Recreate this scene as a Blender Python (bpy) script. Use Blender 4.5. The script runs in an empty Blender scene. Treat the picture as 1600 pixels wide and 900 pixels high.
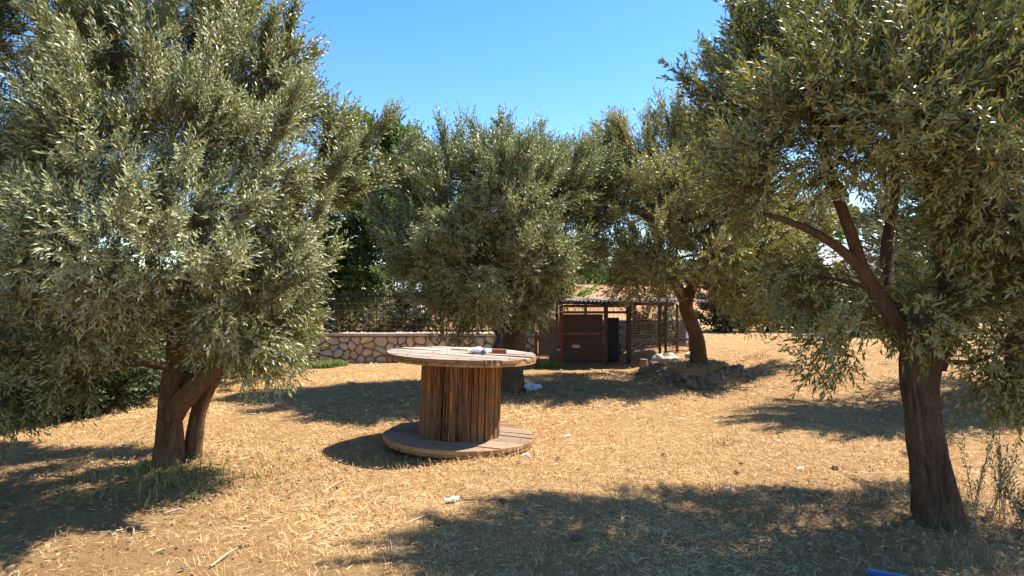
import bpy, math
import numpy as np
from mathutils import Matrix, Vector

C = bpy.context.scene.collection
S = bpy.context.scene
R = math.radians

# ------------------------------------------------------------------ camera, sky, sun, exposure
CAM_Z = 1.55
cam_d = bpy.data.cameras.new('camera'); cam = bpy.data.objects.new('camera', cam_d); C.objects.link(cam)
cam.location = (0, 0, CAM_Z); cam.rotation_euler = (R(90.29), 0, 0)
cam_d.lens = 22.5; cam_d.sensor_width = 36; cam_d.clip_end = 3000; cam_d.clip_start = .05
S.camera = cam

SUN = Vector((.57, .20, .92)).normalized()
world = bpy.data.worlds.new('World'); S.world = world; world.use_nodes = True
wt = world.node_tree; bg = wt.nodes['Background']
sky = wt.nodes.new('ShaderNodeTexSky'); sky.sky_type = 'NISHITA'; sky.sun_disc = False
sky.sun_elevation = math.asin(SUN.z); sky.sun_rotation = math.atan2(SUN.x, SUN.y)
sky.air_density = 1.0; sky.dust_density = 0.3; sky.ozone_density = 1.6; sky.altitude = 300
hsv = wt.nodes.new('ShaderNodeHueSaturation'); hsv.inputs['Saturation'].default_value = 1.32; hsv.inputs['Hue'].default_value = .503
wt.links.new(sky.outputs[0], hsv.inputs['Color']); wt.links.new(hsv.outputs[0], bg.inputs[0])
bg.inputs[1].default_value = 0.112
sl = bpy.data.lights.new('sun', 'SUN'); sl.energy = 5.0; sl.angle = R(.53); sl.color = (1, .945, .86)
so = bpy.data.objects.new('sun', sl); C.objects.link(so); so.location = (20, 8, 40)
so.rotation_euler = SUN.to_track_quat('Z', 'Y').to_euler()
S.view_settings.view_transform = 'Standard'; S.view_settings.look = 'None'
S.view_settings.exposure = 1.45; S.view_settings.gamma = 1.0
S.view_settings.use_curve_mapping = False
S.cycles.max_bounces = 6; S.cycles.diffuse_bounces = 4; S.cycles.transmission_bounces = 4
S.cycles.transparent_max_bounces = 4

# ------------------------------------------------------------------ helpers
def at(px, py, d):
    return np.array([(px - 800) / 1000 * d, d, CAM_Z - (py - 455) / 1000 * d])

def vnoise(p, seed=0):
    p = np.asarray(p, float); i = np.floor(p).astype(np.int64); f = p - i; f = f * f * (3 - 2 * f)
    def h(a, b, c):
        n = (a * 374761393 + b * 668265263 + c * 2147483647 + seed * 974634777) & 0xffffffff
        n = ((n ^ (n >> 13)) * 1274126177) & 0xffffffff
        n = ((n ^ (n >> 16)) * 2246822519) & 0xffffffff
        return ((n ^ (n >> 15)) & 0xffff) / 65535.0
    x, y, z = i[..., 0], i[..., 1], i[..., 2]; r = 0
    for dx in (0, 1):
        wx = f[..., 0] if dx else 1 - f[..., 0]
        for dy in (0, 1):
            wy = f[..., 1] if dy else 1 - f[..., 1]
            for dz in (0, 1):
                wz = f[..., 2] if dz else 1 - f[..., 2]
                r = r + wx * wy * wz * h(x + dx, y + dy, z + dz)
    return r * 2 - 1

def fbm(p, o=3, seed=0):
    s = 0; a = 1
    for k in range(o):
        s = s + a * vnoise(np.asarray(p) * 2 ** k, seed + k); a *= .5
    return s

def sstep(a, b, x):
    t = np.clip((x - a) / (b - a), 0, 1); return t * t * (3 - 2 * t)

MOUND = (3.05, 10.9)
def ground_z(x, y):
    x = np.asarray(x, float); y = np.asarray(y, float)
    q = np.stack([x, y, x * 0], -1)
    near = 1 - sstep(30, 60, np.hypot(x, y))
    z = near * (.035 * vnoise(q * .9, 3) + .016 * vnoise(q * 2.7, 4) + .008 * vnoise(q * 7, 5))
    z = z + .27 * sstep(1.0, 4.5, x) * sstep(8.3, 14, y)
    z = z + .22 * sstep(4.4, 6.4, x + .2 * (y - 8)) * sstep(5, 8, y) * (1 - sstep(11, 15, y))
    rm = np.hypot((x - MOUND[0]) / .90, (y - MOUND[1]) / .85); z = z + .26 * (1 - sstep(.55, 1.08, rm)) 
    z = z + .10 * np.exp(-(((x + 2.75) ** 2 + (y - 5.45) ** 2) / .5))
    z = z + .09 * np.exp(-(((x - 2.72) ** 2 + (y - 4.05) ** 2) / .35))
    z = z + 1.7 * sstep(30, 38, y) * sstep(-9, 0, x) + 1.6 * sstep(48, 90, y) + 7 * sstep(90, 260, y)
    return z
def gz(x, y): return float(ground_z(np.array([x]), np.array([y]))[0])

base = {}
def empty(name, loc, label, cat, group=None):
    o = bpy.data.objects.new(name, None); C.objects.link(o); o.location = loc; o.empty_display_size = .2
    tag(o, label, cat, group); base[o.name] = np.array(loc, float); return o
def tag(o, label=None, cat=None, group=None, kind=None):
    if label: o['label'] = label
    if cat: o['category'] = cat
    if group: o['group'] = group
    if kind: o['kind'] = kind
    return o

class MB:
    def __init__(s): s.v = []; s.q = []; s.t = []; s.n = 0; s.ng = []
    def add(s, v, quads=None, tris=None, ngons=None):
        v = np.asarray(v, float).reshape(-1, 3)
        if quads is not None and len(quads): s.q.append(np.asarray(quads, np.int64) + s.n)
        if tris is not None and len(tris): s.t.append(np.asarray(tris, np.int64) + s.n)
        if ngons: s.ng += [[i + s.n for i in g] for g in ngons]
        s.v.append(v); s.n += len(v); return s
    def box(s, c, size, M=None):
        h = np.array(size) / 2
        v = np.array([[x, y, z] for x in (-1, 1) for y in (-1, 1) for z in (-1, 1)]) * h
        if M is not None: v = v @ np.array(M.to_3x3()).T
        return s.add(v + np.array(c), [[0, 1, 3, 2], [4, 6, 7, 5], [0, 4, 5, 1], [2, 3, 7, 6], [0, 2, 6, 4], [1, 5, 7, 3]])
    def bar(s, a, b, w, h=None):
        a = np.array(a, float); b = np.array(b, float); h = h or w
        d = b - a; L = np.linalg.norm(d); d /= L
        u = np.cross(d, [0, 0, 1.0])
        u = np.array([1.0, 0, 0]) if np.linalg.norm(u) < 1e-4 else u / np.linalg.norm(u)
        n = np.cross(u, d)
        v = [p + i * u * w / 2 + j * n * h / 2 for p in (a, b) for i, j in ((-1, -1), (1, -1), (1, 1), (-1, 1))]
        return s.add(v, [[0, 3, 2, 1], [4, 5, 6, 7], [0, 1, 5, 4], [1, 2, 6, 5], [2, 3, 7, 6], [3, 0, 4, 7]])
    def tube(s, pts, rad, n=6, disp=None, cap=True):
        pts = np.asarray(pts, float); m = len(pts); rad = np.broadcast_to(rad, (m,))
        T = np.gradient(pts, axis=0); T /= np.linalg.norm(T, axis=1)[:, None] + 1e-9
        u = np.cross(T[0], [0, 1, 0]);
        if np.linalg.norm(u) < .1: u = np.cross(T[0], [1, 0, 0])
        u /= np.linalg.norm(u); V = []
        th = np.arange(n) / n * 2 * math.pi
        for k in range(m):
            u = u - T[k] * np.dot(u, T[k]); u /= np.linalg.norm(u); w = np.cross(T[k], u)
            rr = rad[k] * (np.ones(n) if disp is None else disp(th, k, pts[k]))
            V.append(pts[k] + rr[:, None] * (np.cos(th)[:, None] * u + np.sin(th)[:, None] * w))
        i = np.arange(n); j = (i + 1) % n; q = []
        for k in range(m - 1): q.append(np.stack([k * n + i, k * n + j, (k + 1) * n + j, (k + 1) * n + i], 1))
        s.add(np.concatenate(V), np.concatenate(q), ngons=[list(range(n))[::-1], list(range((m - 1) * n, m * n))] if cap else None)
        return s
    def build(s, name, mat, parent=None, smooth=False, attr=None, kind=None, link=True, weld=False):
        v = np.concatenate(s.v)
        if parent is not None: v = v - base[parent.name]
        me = bpy.data.meshes.new(name)
        Q = np.concatenate(s.q) if s.q else np.zeros((0, 4), int); T = np.concatenate(s.t) if s.t else np.zeros((0, 3), int)
        NG = s.ng
        li = np.concatenate([Q.ravel(), T.ravel()] + [np.array(g) for g in NG])
        tot = np.concatenate([np.full(len(Q), 4), np.full(len(T), 3), np.array([len(g) for g in NG], int)])
        st = np.concatenate([[0], np.cumsum(tot)[:-1]])
        me.vertices.add(len(v)); me.vertices.foreach_set('co', v.astype(np.float32).ravel())
        me.loops.add(len(li)); me.loops.foreach_set('vertex_index', li.astype(np.int32))
        me.polygons.add(len(tot)); me.polygons.foreach_set('loop_start', st.astype(np.int32))
        if smooth: me.polygons.foreach_set('use_smooth', np.ones(len(tot), bool))
        else: me.polygons.foreach_set('use_smooth', np.zeros(len(tot), bool))
        me.update(calc_edges=True)
        for nm, dom, arr in (attr or []):
            a = me.attributes.new(nm, 'FLOAT', dom); a.data.foreach_set('value', np.asarray(arr, np.float32))
        me.materials.append(mat)
        o = bpy.data.objects.new(name, me)
        if link: C.objects.link(o)
        if parent is not None: o.parent = parent; base[o.name] = base[parent.name]
        else: base[o.name] = np.zeros(3)
        if kind: o['kind'] = kind
        return o

def catmull(P, n):
    P = np.asarray(P, float); P = np.vstack([2 * P[0] - P[1], P, 2 * P[-1] - P[-2]]); out = []
    for i in range(1, len(P) - 2):
        t = np.linspace(0, 1, n, endpoint=False)[:, None]
        a, b, c, d = P[i - 1], P[i], P[i + 1], P[i + 2]
        out.append(.5 * (2 * b + (c - a) * t + (2 * a - 5 * b + 4 * c - d) * t ** 2 + (3 * b - a - 3 * c + d) * t ** 3))
    return np.vstack(out + [P[-2:-1]])

# ------------------------------------------------------------------ materials
class NT:
    def __init__(s, name):
        s.m = bpy.data.materials.new(name); s.m.use_nodes = True; s.t = s.m.node_tree
        s.p = s.t.nodes['Principled BSDF']; s.out = s.t.nodes['Material Output']
    def n(s, typ, ins=None, **kw):
        nd = s.t.nodes.new('ShaderNode' + typ)
        for k, v in kw.items(): setattr(nd, k, v)
        for k, v in (ins or {}).items():
            if isinstance(v, bpy.types.NodeSocket): s.t.links.new(v, nd.inputs[k])
            else: nd.inputs[k].default_value = v
        return nd
    def ramp(s, fac, stops):
        nd = s.n('ValToRGB', {0: fac}); e = nd.color_ramp.elements
        while len(e) < len(stops): e.new(.5)
        for el, (p, c) in zip(e, stops): el.position = p; el.color = (*c, 1) if len(c) == 3 else c
        return nd.outputs[0]
    def mix(s, f, a, b, mode='MIX'):
        nd = s.n('MixRGB', {0: f, 1: a if isinstance(a, bpy.types.NodeSocket) else (*a, 1), 2: b if isinstance(b, bpy.types.NodeSocket) else (*b, 1)}, blend_type=mode)
        return nd.outputs[0]
    def noise(s, vec, scale, detail=4, rough=.6, dist=0):
        return s.n('TexNoise', {'Vector': vec, 'Scale': scale, 'Detail': detail, 'Roughness': rough, 'Distortion': dist}).outputs['Fac']
    def obj(s, scale=(1, 1, 1), rot=(0, 0, 0)):
        tc = s.n('TexCoord'); mp = s.n('Mapping', {'Vector': tc.outputs['Object'], 'Scale': scale, 'Rotation': rot}); return mp.outputs[0]
    def set(s, color=None, rough=.8, spec=.3, bump=None, bs=.3, bd=.01, metal=0):
        if color is not None:
            if isinstance(color, bpy.types.NodeSocket): s.t.links.new(color, s.p.inputs['Base Color'])
            else: s.p.inputs['Base Color'].default_value = (*color, 1)
        if isinstance(rough, bpy.types.NodeSocket): s.t.links.new(rough, s.p.inputs['Roughness'])
        else: s.p.inputs['Roughness'].default_value = rough
        s.p.inputs['Specular IOR Level'].default_value = spec; s.p.inputs['Metallic'].default_value = metal
        if bump is not None:
            b = s.n('Bump', {'Height': bump, 'Strength': bs, 'Distance': bd}); s.t.links.new(b.outputs[0], s.p.inputs['Normal'])
        return s.m

def leaf_mat(name, top, under, dead, trans=(.2, .25, .05), tw=.25, rough=.42, spec=.5):
    k = NT(name); at_ = k.n('Attribute', attribute_name='tint').outputs['Fac']
    geo = k.n('NewGeometry').outputs['Backfacing']
    lo = tuple(c * .6 for c in top); hi = tuple(min(1, c * 1.55) for c in top)
    c1 = k.ramp(at_, [(0, lo), (.6, top), (.93, hi), (.972, hi), (.985, dead), (1, dead)])
    c2 = k.ramp(at_, [(0, tuple(c * .8 for c in under)), (.93, tuple(c * 1.15 for c in under)), (.972, under), (.985, dead), (1, dead)])
    col = k.mix(geo, c1, c2)
    k.set(col, rough, spec)
    tr = k.n('BsdfTranslucent', {'Color': k.mix(.5, c1, trans)})
    mx = k.n('MixShader', {0: tw, 1: k.p.outputs[0], 2: tr.outputs[0]})
    k.t.links.new(mx.outputs[0], k.out.inputs[0]); return k.m

M = {}
M['olive'] = leaf_mat('olive_leaf', (.150, .165, .040), (.35, .355, .19), (.42, .22, .03), trans=(.34, .31, .04), tw=.20, rough=.42, spec=.45)
M['olive_warm'] = leaf_mat('olive_leaf_warm', (.185, .172, .034), (.36, .335, .14), (.45, .24, .03), trans=(.40, .34, .04), tw=.26, rough=.44, spec=.42)
M['olive_deep'] = leaf_mat('olive_leaf_deep', (.132, .150, .034), (.31, .315, .15), (.42, .22, .03), trans=(.30, .32, .04), tw=.20, rough=.44, spec=.42)
M['olive_near'] = leaf_mat('olive_leaf_near', (.132, .146, .026), (.30, .295, .115), (.45, .20, .03), trans=(.32, .29, .03), tw=.20, rough=.42, spec=.45)
M['broad'] = leaf_mat('broad_leaf', (.055, .088, .018), (.08, .12, .035), (.30, .26, .03), trans=(.22, .32, .02), tw=.28, rough=.5, spec=.35)
M['bright'] = leaf_mat('bright_leaf', (.10, .20, .025), (.15, .24, .05), (.35, .33, .04), trans=(.35, .55, .03), tw=.35, rough=.45, spec=.4)
M['dark'] = leaf_mat('dark_leaf', (.040, .055, .020), (.06, .075, .035), (.16, .10, .03), trans=(.10, .13, .02), tw=.15, rough=.6, spec=.2)
M['scrub_dry'] = leaf_mat('dry_scrub_leaf', (.20, .19, .07), (.26, .25, .13), (.40, .26, .08), trans=(.35, .32, .06), tw=.25, rough=.7, spec=.2)
M['scrub'] = leaf_mat('scrub_leaf', (.13, .135, .055), (.19, .19, .11), (.36, .24, .08), trans=(.25, .25, .06), tw=.2, rough=.7, spec=.2)

def bark(name, a, b, c):
    k = NT(name); v = k.obj((1, 1, .16)); v2 = k.obj(); v = k.n('VectorMath', {0: v, 1: k.n('VectorMath', {0: k.n('TexNoise', {'Vector': v2, 'Scale': 7.0, 'Detail': 3.0}).outputs['Color'], 3: .05}, operation='SCALE').outputs[0]}, operation='ADD').outputs[0]
    n1 = k.noise(v, 34, 6, .65, .6); n2 = k.noise(v2, 3.2, 3); vo = k.n('TexVoronoi', {'Vector': v, 'Scale': 30}, feature='DISTANCE_TO_EDGE').outputs[0]
    col = k.ramp(n1, [(.25, c), (.5, a), (.78, b)]); col = k.mix(k.ramp(n2, [(.35, (0, 0, 0)), (.7, (.55,) * 3)]), col, b)
    col = k.mix(k.ramp(vo, [(0, (.3,) * 3), (.10, (0, 0, 0))]), col, c)
    nf = k.noise(v2, 75, 5, .75); col = k.mix(k.ramp(nf, [(.3, (.55,) * 3), (.52, (0, 0, 0))]), col, c); h = k.n('Math', {0: n1, 1: k.n('Math', {0: vo, 1: .16}, operation='MINIMUM').outputs[0]}, operation='ADD').outputs[0]; h = k.n('Math', {0: h, 1: nf}, operation='ADD').outputs[0]
    return k.set(col, .92, .15, h, 1.0, .035)
M['bark_warm'] = bark('olive_bark_warm', (.21, .115, .055), (.36, .21, .105), (.06, .032, .018))
M['bark'] = bark('olive_bark', (.15, .095, .054), (.28, .185, .11), (.035, .021, .013))
M['bark_red'] = bark('olive_bark_red', (.16, .085, .045), (.27, .15, .08), (.05, .03, .018))
k = NT('cut_wood'); n = k.noise(k.obj(), 30, 3); M['cut'] = k.set(k.ramp(n, [(.3, (.24, .105, .035)), (.7, (.42, .20, .07))]), .8, .2)
k = NT('hollow_wood'); M['hollow'] = k.set((.02, .012, .008), .95, .1)

# ground: dry straw over pale soil, reddish far bank
k = NT('dry_ground'); v = k.obj(); geo = k.n('NewGeometry').outputs['Position']
sx = k.n('SeparateXYZ', {0: geo})
nA = k.noise(v, .55, 4, .6); nB = k.noise(v, 3.5, 5, .65); nC = k.noise(v, 24, 8, .82, 1.6); nD = k.noise(v, 120, 3, .7)
straw = k.ramp(nC, [(.32, (.155, .068, .022)), (.44, (.43, .225, .082)), (.56, (.66, .41, .185)), (.72, (.82, .58, .31))])
soil = k.ramp(nB, [(.3, (.40, .225, .090)), (.7, (.57, .35, .148))]); soil = k.mix(k.ramp(nD, [(.35, (.3,) * 3), (.6, (0, 0, 0))]), soil, (.2, .125, .07))
# the worn strip of bare soil in the near corner
wx = k.n('Math', {0: k.n('Math', {0: sx.outputs[0], 1: .62}, operation='MULTIPLY').outputs[0], 1: sx.outputs[1]}, operation='ADD').outputs[0]
wn = k.n('Math', {0: wx, 1: k.n('Math', {0: nB, 1: 1.2}, operation='MULTIPLY').outputs[0]}, operation='ADD').outputs[0]
bare = k.ramp(k.n('MapRange', {0: wn, 1: 2.9, 2: 4.1}).outputs[0], [(0, (1, 1, 1)), (1, (0, 0, 0))])
pat = k.ramp(nA, [(.40, (0, 0, 0)), (.66, (.85,) * 3)])
col = k.mix(pat, straw, k.mix(.5, straw, soil)); col = k.mix(bare, col, soil)
far = k.n('MapRange', {0: sx.outputs[1], 1: 27, 2: 33}).outputs[0]
red = k.ramp(nB, [(.3, (.40, .19, .09)), (.6, (.52, .29, .15)), (.8, (.42, .34, .17))])
col = k.mix(far, col, red); far2 = k.n('MapRange', {0: sx.outputs[1], 1: 44, 2: 50}).outputs[0]; col = k.mix(far2, col, k.ramp(nB, [(.3, (.10, .11, .04)), (.7, (.24, .20, .09))]))
hh = k.n('Math', {0: nC, 1: nD}, operation='ADD').outputs[0]
M['ground'] = k.set(col, .95, .1, hh, 1.0, .05)

k = NT('dry_straw'); a_ = k.n('Attribute', attribute_name='tint').outputs['Fac']
M['straw'] = k.set(k.ramp(a_, [(0, (.23, .105, .034)), (.25, (.45, .25, .085)), (.6, (.66, .415, .185)), (.9, (.76, .54, .28)), (1, (.82, .62, .36))]), .75, .25)
k = NT('leaf_litter'); M['litter'] = k.set(k.ramp(k.n('Attribute', attribute_name='tint').outputs['Fac'], [(0, (.10, .055, .025)), (.5, (.20, .12, .055)), (1, (.30, .24, .14))]), .7, .3)
k = NT('green_grass'); a_ = k.n('Attribute', attribute_name='tint').outputs['Fac']
gcol = k.ramp(a_, [(0, (.07, .12, .02)), (.6, (.14, .20, .035)), (1, (.36, .33, .11))]); k.set(gcol, .6, .3)
tr = k.n('BsdfTranslucent', {'Color': gcol}); mx = k.n('MixShader', {0: .35, 1: k.p.outputs[0], 2: tr.outputs[0]}); k.t.links.new(mx.outputs[0], k.out.inputs[0]); M['green'] = k.m

def stone_mat(name, cs, moss=None):
    k = NT(name); v = k.obj(); r = k.n('ObjectInfo').outputs['Random']
    n1 = k.noise(v, 9, 5, .65); n2 = k.noise(v, 60, 4, .7)
    c = k.ramp(r, [(i / (len(cs) - 1), x) for i, x in enumerate(cs)])
    c = k.mix(k.ramp(n1, [(.35, (0, 0, 0)), (.7, (.6,) * 3)]), c, k.mix(.5, c, k.mix(.45, c, (.6, .54, .45))))
    c = k.mix(k.ramp(n2, [(.3, (.45,) * 3), (.5, (0, 0, 0))]), c, (.13, .10, .07))
    return k.set(c, .9, .2, n2, .5, .015)
M['wall_stone'] = stone_mat('wall_stone', [(.50, .30, .16), (.62, .54, .44), (.42, .34, .26), (.56, .42, .27), (.44, .40, .35), (.58, .51, .40), (.46, .28, .17)])
M['rock'] = stone_mat('field_rock', [(.105, .066, .038), (.17, .115, .072), (.125, .08, .048), (.20, .145, .10)])
M['pale_rock'] = stone_mat('pale_rock', [(.40, .33, .25), (.46, .40, .32)])
k = NT('mortar'); M['mortar'] = k.set(k.ramp(k.noise(k.obj(), 18, 5, .7), [(.3, (.18, .12, .075)), (.7, (.31, .215, .14))]), .95, .1, k.noise(k.obj(), 50, 4), .6, .02)
k = NT('coping'); M['coping'] = k.set(k.ramp(k.noise(k.obj(), 7, 5, .7), [(.3, (.40, .32, .25)), (.7, (.55, .47, .38))]), .9, .2, k.noise(k.obj(), 60, 3), .4, .01)
k = NT('concrete'); M['concrete'] = k.set(k.ramp(k.noise(k.obj(), 3.2, 8, .8), [(.32, (.12, .105, .09)), (.5, (.25, .23, .21)), (.68, (.40, .37, .34))]), .9, .2, k.noise(k.obj(), 40, 4), .4, .02)

def wood(name, axis_rot, light, mid, dark, sc=(3, 26, 26), contrast=(.3, .5, .72), grey=None, rough=.85):
    k = NT(name); v = k.obj(sc, axis_rot); r = k.n('ObjectInfo').outputs['Random']
    off = k.n('VectorMath', {0: v, 1: k.n('CombineXYZ', {0: k.n('Math', {0: r, 1: 57}, operation='MULTIPLY').outputs[0]}).outputs[0]}, operation='ADD').outputs[0]
    n1 = k.noise(off, 1.0, 6, .7, .8); n2 = k.noise(k.obj(), 5, 3); n3 = k.noise(off, 4, 3, .7)
    c = k.ramp(n1, [(contrast[0], dark), (contrast[1], mid), (contrast[2], light)])
    c = k.mix(k.ramp(r, [(0, (.5,) * 3), (.5, (0, 0, 0)), (1, (0, 0, 0))]), c, dark)
    c = k.mix(k.ramp(r, [(.5, (0, 0, 0)), (1, (.45,) * 3)]), c, light)
    if grey: c = k.mix(k.ramp(n2, [(.4, (0, 0, 0)), (.65, (.8,) * 3)]), c, grey)
    c = k.mix(k.ramp(n3, [(.28, (.7,) * 3), (.42, (0, 0, 0))]), c, tuple(x * .4 for x in dark))
    return k.set(c, rough, .2, n1, .6, .012)
PLA = R(-17)
M['stave'] = wood('drum_stave_wood', (0, 0, 0), (.48, .215, .062), (.155, .053, .015), (.025, .011, .006), sc=(55, 55, .8), contrast=(.43, .51, .61), grey=(.13, .085, .05))
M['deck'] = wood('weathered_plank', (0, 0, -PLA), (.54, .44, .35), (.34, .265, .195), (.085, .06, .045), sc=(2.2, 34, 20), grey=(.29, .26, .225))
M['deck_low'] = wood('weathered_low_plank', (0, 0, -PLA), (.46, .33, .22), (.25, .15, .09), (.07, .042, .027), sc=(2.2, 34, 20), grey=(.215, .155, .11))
M['ply'] = wood('spool_ply', (0, 0, 0), (.46, .27, .13), (.33, .18, .08), (.13, .07, .035), sc=(14, 14, 30))
M['board'] = wood('old_board', (0, 0, 0), (.34, .24, .15), (.22, .15, .09), (.09, .06, .04), sc=(3, 20, 20))
k = NT('nail_steel'); M['nail'] = k.set((.12, .09, .07), .6, .5, metal=.6)
def paint(name, a, b, rough=.55, sc=14, metal=0):
    k = NT(name); n = k.noise(k.obj(), sc, 5, .7); return k.set(k.ramp(n, [(.35, a), (.7, b)]), rough, .35, metal=metal)
M['red_paint'] = paint('red_oxide_paint', (.17, .022, .016), (.09, .028, .02))
M['dark_steel'] = paint('dark_steel', (.028, .022, .02), (.06, .036, .026), .6)
M['rust_rail'] = paint('brown_rail', (.10, .045, .03), (.055, .03, .022), .7)
M['iron'] = paint('black_iron', (.018, .018, .019), (.035, .03, .028), .5)
M['wire'] = paint('grey_wire', (.30, .29, .27), (.20, .15, .12), .45, metal=.4)
M['pen_wire'] = paint('pen_wire', (.34, .22, .17), (.24, .15, .11), .5)
M['sheet'] = paint('dark_sheet', (.040, .028, .026), (.072, .048, .042), .5, 6)
M['blue_sheet'] = paint('blue_grey_sheet', (.035, .042, .058), (.055, .06, .075), .6, 6)
M['roof_sheet'] = paint('weathered_roof_sheet', (.42, .38, .35), (.30, .22, .17), .5, 5, .3)
M['white'] = paint('white_plastic', (.80, .80, .80), (.68, .68, .69), .45, 30)
M['bag'] = paint('milky_plastic', (.52, .53, .56), (.36, .37, .40), .3, 20)
M['paper'] = paint('pale_paper', (.80, .74, .68), (.70, .62, .55), .8, 40)
M['print'] = paint('blue_print', (.05, .07, .14), (.10, .13, .22), .5)
M['brick'] = paint('red_brick', (.30, .095, .045), (.22, .07, .04), .9, 40)
M['black'] = paint('black_plastic', (.010, .011, .012), (.02, .021, .022), .45)
M['cloth'] = paint('grey_cloth', (.07, .08, .085), (.045, .05, .055), .9, 12)
M['tarp'] = paint('grey_tarp', (.20, .22, .25), (.30, .31, .33), .7, 9)
M['blue'] = paint('blue_paint', (.008, .13, .34), (.01, .10, .27), .4)
M['brown_board'] = paint('brown_board', (.18, .085, .05), (.12, .06, .04), .8)
M['clod'] = paint('dark_clod', (.09, .05, .035), (.16, .095, .065), .95, 40)
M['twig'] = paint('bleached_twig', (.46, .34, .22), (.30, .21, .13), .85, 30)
M['plaster'] = paint('white_plaster', (.74, .73, .71), (.62, .61, .60), .85, 3)
M['grey_roof'] = paint('grey_roof', (.30, .30, .31), (.40, .40, .41), .8, 5)
M['tile'] = paint('terracotta', (.36, .15, .08), (.28, .11, .06), .85, 9)
M['pane'] = paint('window_pane', (.05, .07, .10), (.07, .09, .12), .12)
M['shrub_wood'] = paint('shrub_wood', (.10, .07, .045), (.06, .04, .03), .9)

# ------------------------------------------------------------------ ground (one sheet to the horizon)
def axis(lo, a, b, hi, step, m):
    mid = np.arange(a, b + 1e-6, step)
    t = np.linspace(0, 1, m + 1)[1:]
    g = lambda end, st, w: st + (end - st) * (np.power(w, 3.2) * .985 + w * .015)
    return np.concatenate([g(lo, a, t)[::-1], mid, g(hi, b, t)])
gx = axis(-900, -7, 8, 900, .06, 36); gy = axis(-200, 1.5, 15, 1400, .06, 48)
X, Y = np.meshgrid(gx, gy); Z = ground_z(X, Y)
nx, ny = len(gx), len(gy); ii = np.arange(nx * ny).reshape(ny, nx)
mb = MB().add(np.stack([X, Y, Z], -1).reshape(-1, 3), np.stack([ii[:-1, :-1], ii[:-1, 1:], ii[1:, 1:], ii[1:, :-1]], -1).reshape(-1, 4))
tag(mb.build('ground', M['ground'], smooth=True), kind='structure')

def frame_of(D):
    D = D / np.linalg.norm(D, axis=1)[:, None]
    u = np.cross(D, [0.21, 0.13, 1.0]); u /= np.linalg.norm(u, axis=1)[:, None] + 1e-9
    return D, u, np.cross(D, u)

rng = np.random.default_rng(11)
def straws(n, dlo, dhi, power, wid, ln, seed, lift=.02):
    g = np.random.default_rng(seed); u = g.random(n)
    d = (dlo ** (1 - power) + u * (dhi ** (1 - power) - dlo ** (1 - power))) ** (1 / (1 - power))
    x = (g.random(n) * 2 - 1) * (.92 * d + .5); y = d
    q = np.stack([x, y, x * 0], -1)
    bare_ = 1 - sstep(2.9, 4.1, .62 * x + y + .6 + .6 * vnoise(q * 3.5, 8))
    keep = g.random(n) > bare_ * .88 - .0
    keep &= g.random(n) < np.clip(.58 + .75 * vnoise(q * .9, 21) + .25 * vnoise(q * 5, 22), .15, 1)
    x, y, d = x[keep], y[keep], d[keep]; n = len(x)
    L = ln * (.45 + g.random(n) ** 1.5 * 1.3); W = wid * np.maximum(1, d / 5) * (.6 + .8 * g.random(n))
    th = g.random(n) * 2 * math.pi; el = np.abs(g.normal(0, .17, n)); up = g.random(n) < .06; el[up] = .5 + g.random(up.sum()) * .8; L[up] *= .6
    D = np.stack([np.cos(th) * np.cos(el), np.sin(th) * np.cos(el), np.sin(el)], 1)
    side = np.stack([-np.sin(th), np.cos(th), g.normal(0, .5, n)], 1) * W[:, None] / 2
    A = np.stack([x, y, ground_z(x, y) + .002 + g.random(n) * lift], 1)
    bend = np.stack([-np.sin(th), np.cos(th), np.zeros(n)], 1) * (g.normal(0, .12, n) * L)[:, None]
    mid = A + D * L[:, None] * .55 + bend; tip = A + D * L[:, None] - bend * .2; tip[:, 2] -= .25 * L * np.sin(el)
    V = np.stack([A - side, A + side, mid + side * .9, mid - side * .9, tip + side * .25, tip - side * .25], 1)
    b = np.arange(n)[:, None] * 6
    Q = np.concatenate([b + [0, 1, 2, 3], b + [3, 2, 4, 5]], 1).reshape(-1, 4)
    tint = np.clip(.58 + g.normal(0, .24, n), 0, 1)
    return V.reshape(-1, 3), Q, np.repeat(tint, 2)
mb = MB(); tt = []
for args in ((150000, 2.3, 9, 1.5, .0020, .042, 1, .025), (40000, 7.5, 20, 1.4, .0030, .08, 2), (4500, 2.3, 6.5, 1.3, .0016, .12, 3, .035)):
    V, Q, t = straws(*args); mb.add(V, Q); tt.append(t)
# short matted stubble: clumps of upright and leaning blades
g = np.random.default_rng(31); nc = 9000
dc = (2.3 ** -.5 + g.random(nc) * (11 ** -.5 - 2.3 ** -.5)) ** -2.0; xc = (g.random(nc) * 2 - 1) * (.9 * dc + .4)
kp = (g.random(nc) < np.clip(.75 + .6 * vnoise(np.stack([xc, dc, xc * 0], -1) * .9, 51), .1, 1)) & (g.random(nc) < .1 + .9 * sstep(2.9, 4.1, .62 * xc + dc + .6))
xc, dc = xc[kp], dc[kp]; NB = 15; ci = np.repeat(np.arange(len(xc)), NB); n = len(ci)
rr = (.025 + .07 * g.random(len(xc)))[ci]; th0 = g.random(n) * 6.283; q0 = rr * np.sqrt(g.random(n))
A = np.stack([xc[ci] + q0 * np.cos(th0), dc[ci] + q0 * np.sin(th0), np.zeros(n)], 1); A[:, 2] = ground_z(A[:, 0], A[:, 1])
th = g.random(n) * 6.283; ln_ = .35 + g.random(n) * 1.3; L_ = (.014 + .028 * g.random(n)) * (1 + (g.random(n) < .05) * 1.0) * np.maximum(1, dc[ci] / 7)
tip = A + np.stack([np.cos(th) * ln_ * L_, np.sin(th) * ln_ * L_, L_], 1)
sd = np.stack([-np.sin(th), np.cos(th), np.zeros(n)], 1) * (.0011 * np.maximum(1, dc[ci] / 4.5))[:, None]
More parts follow.
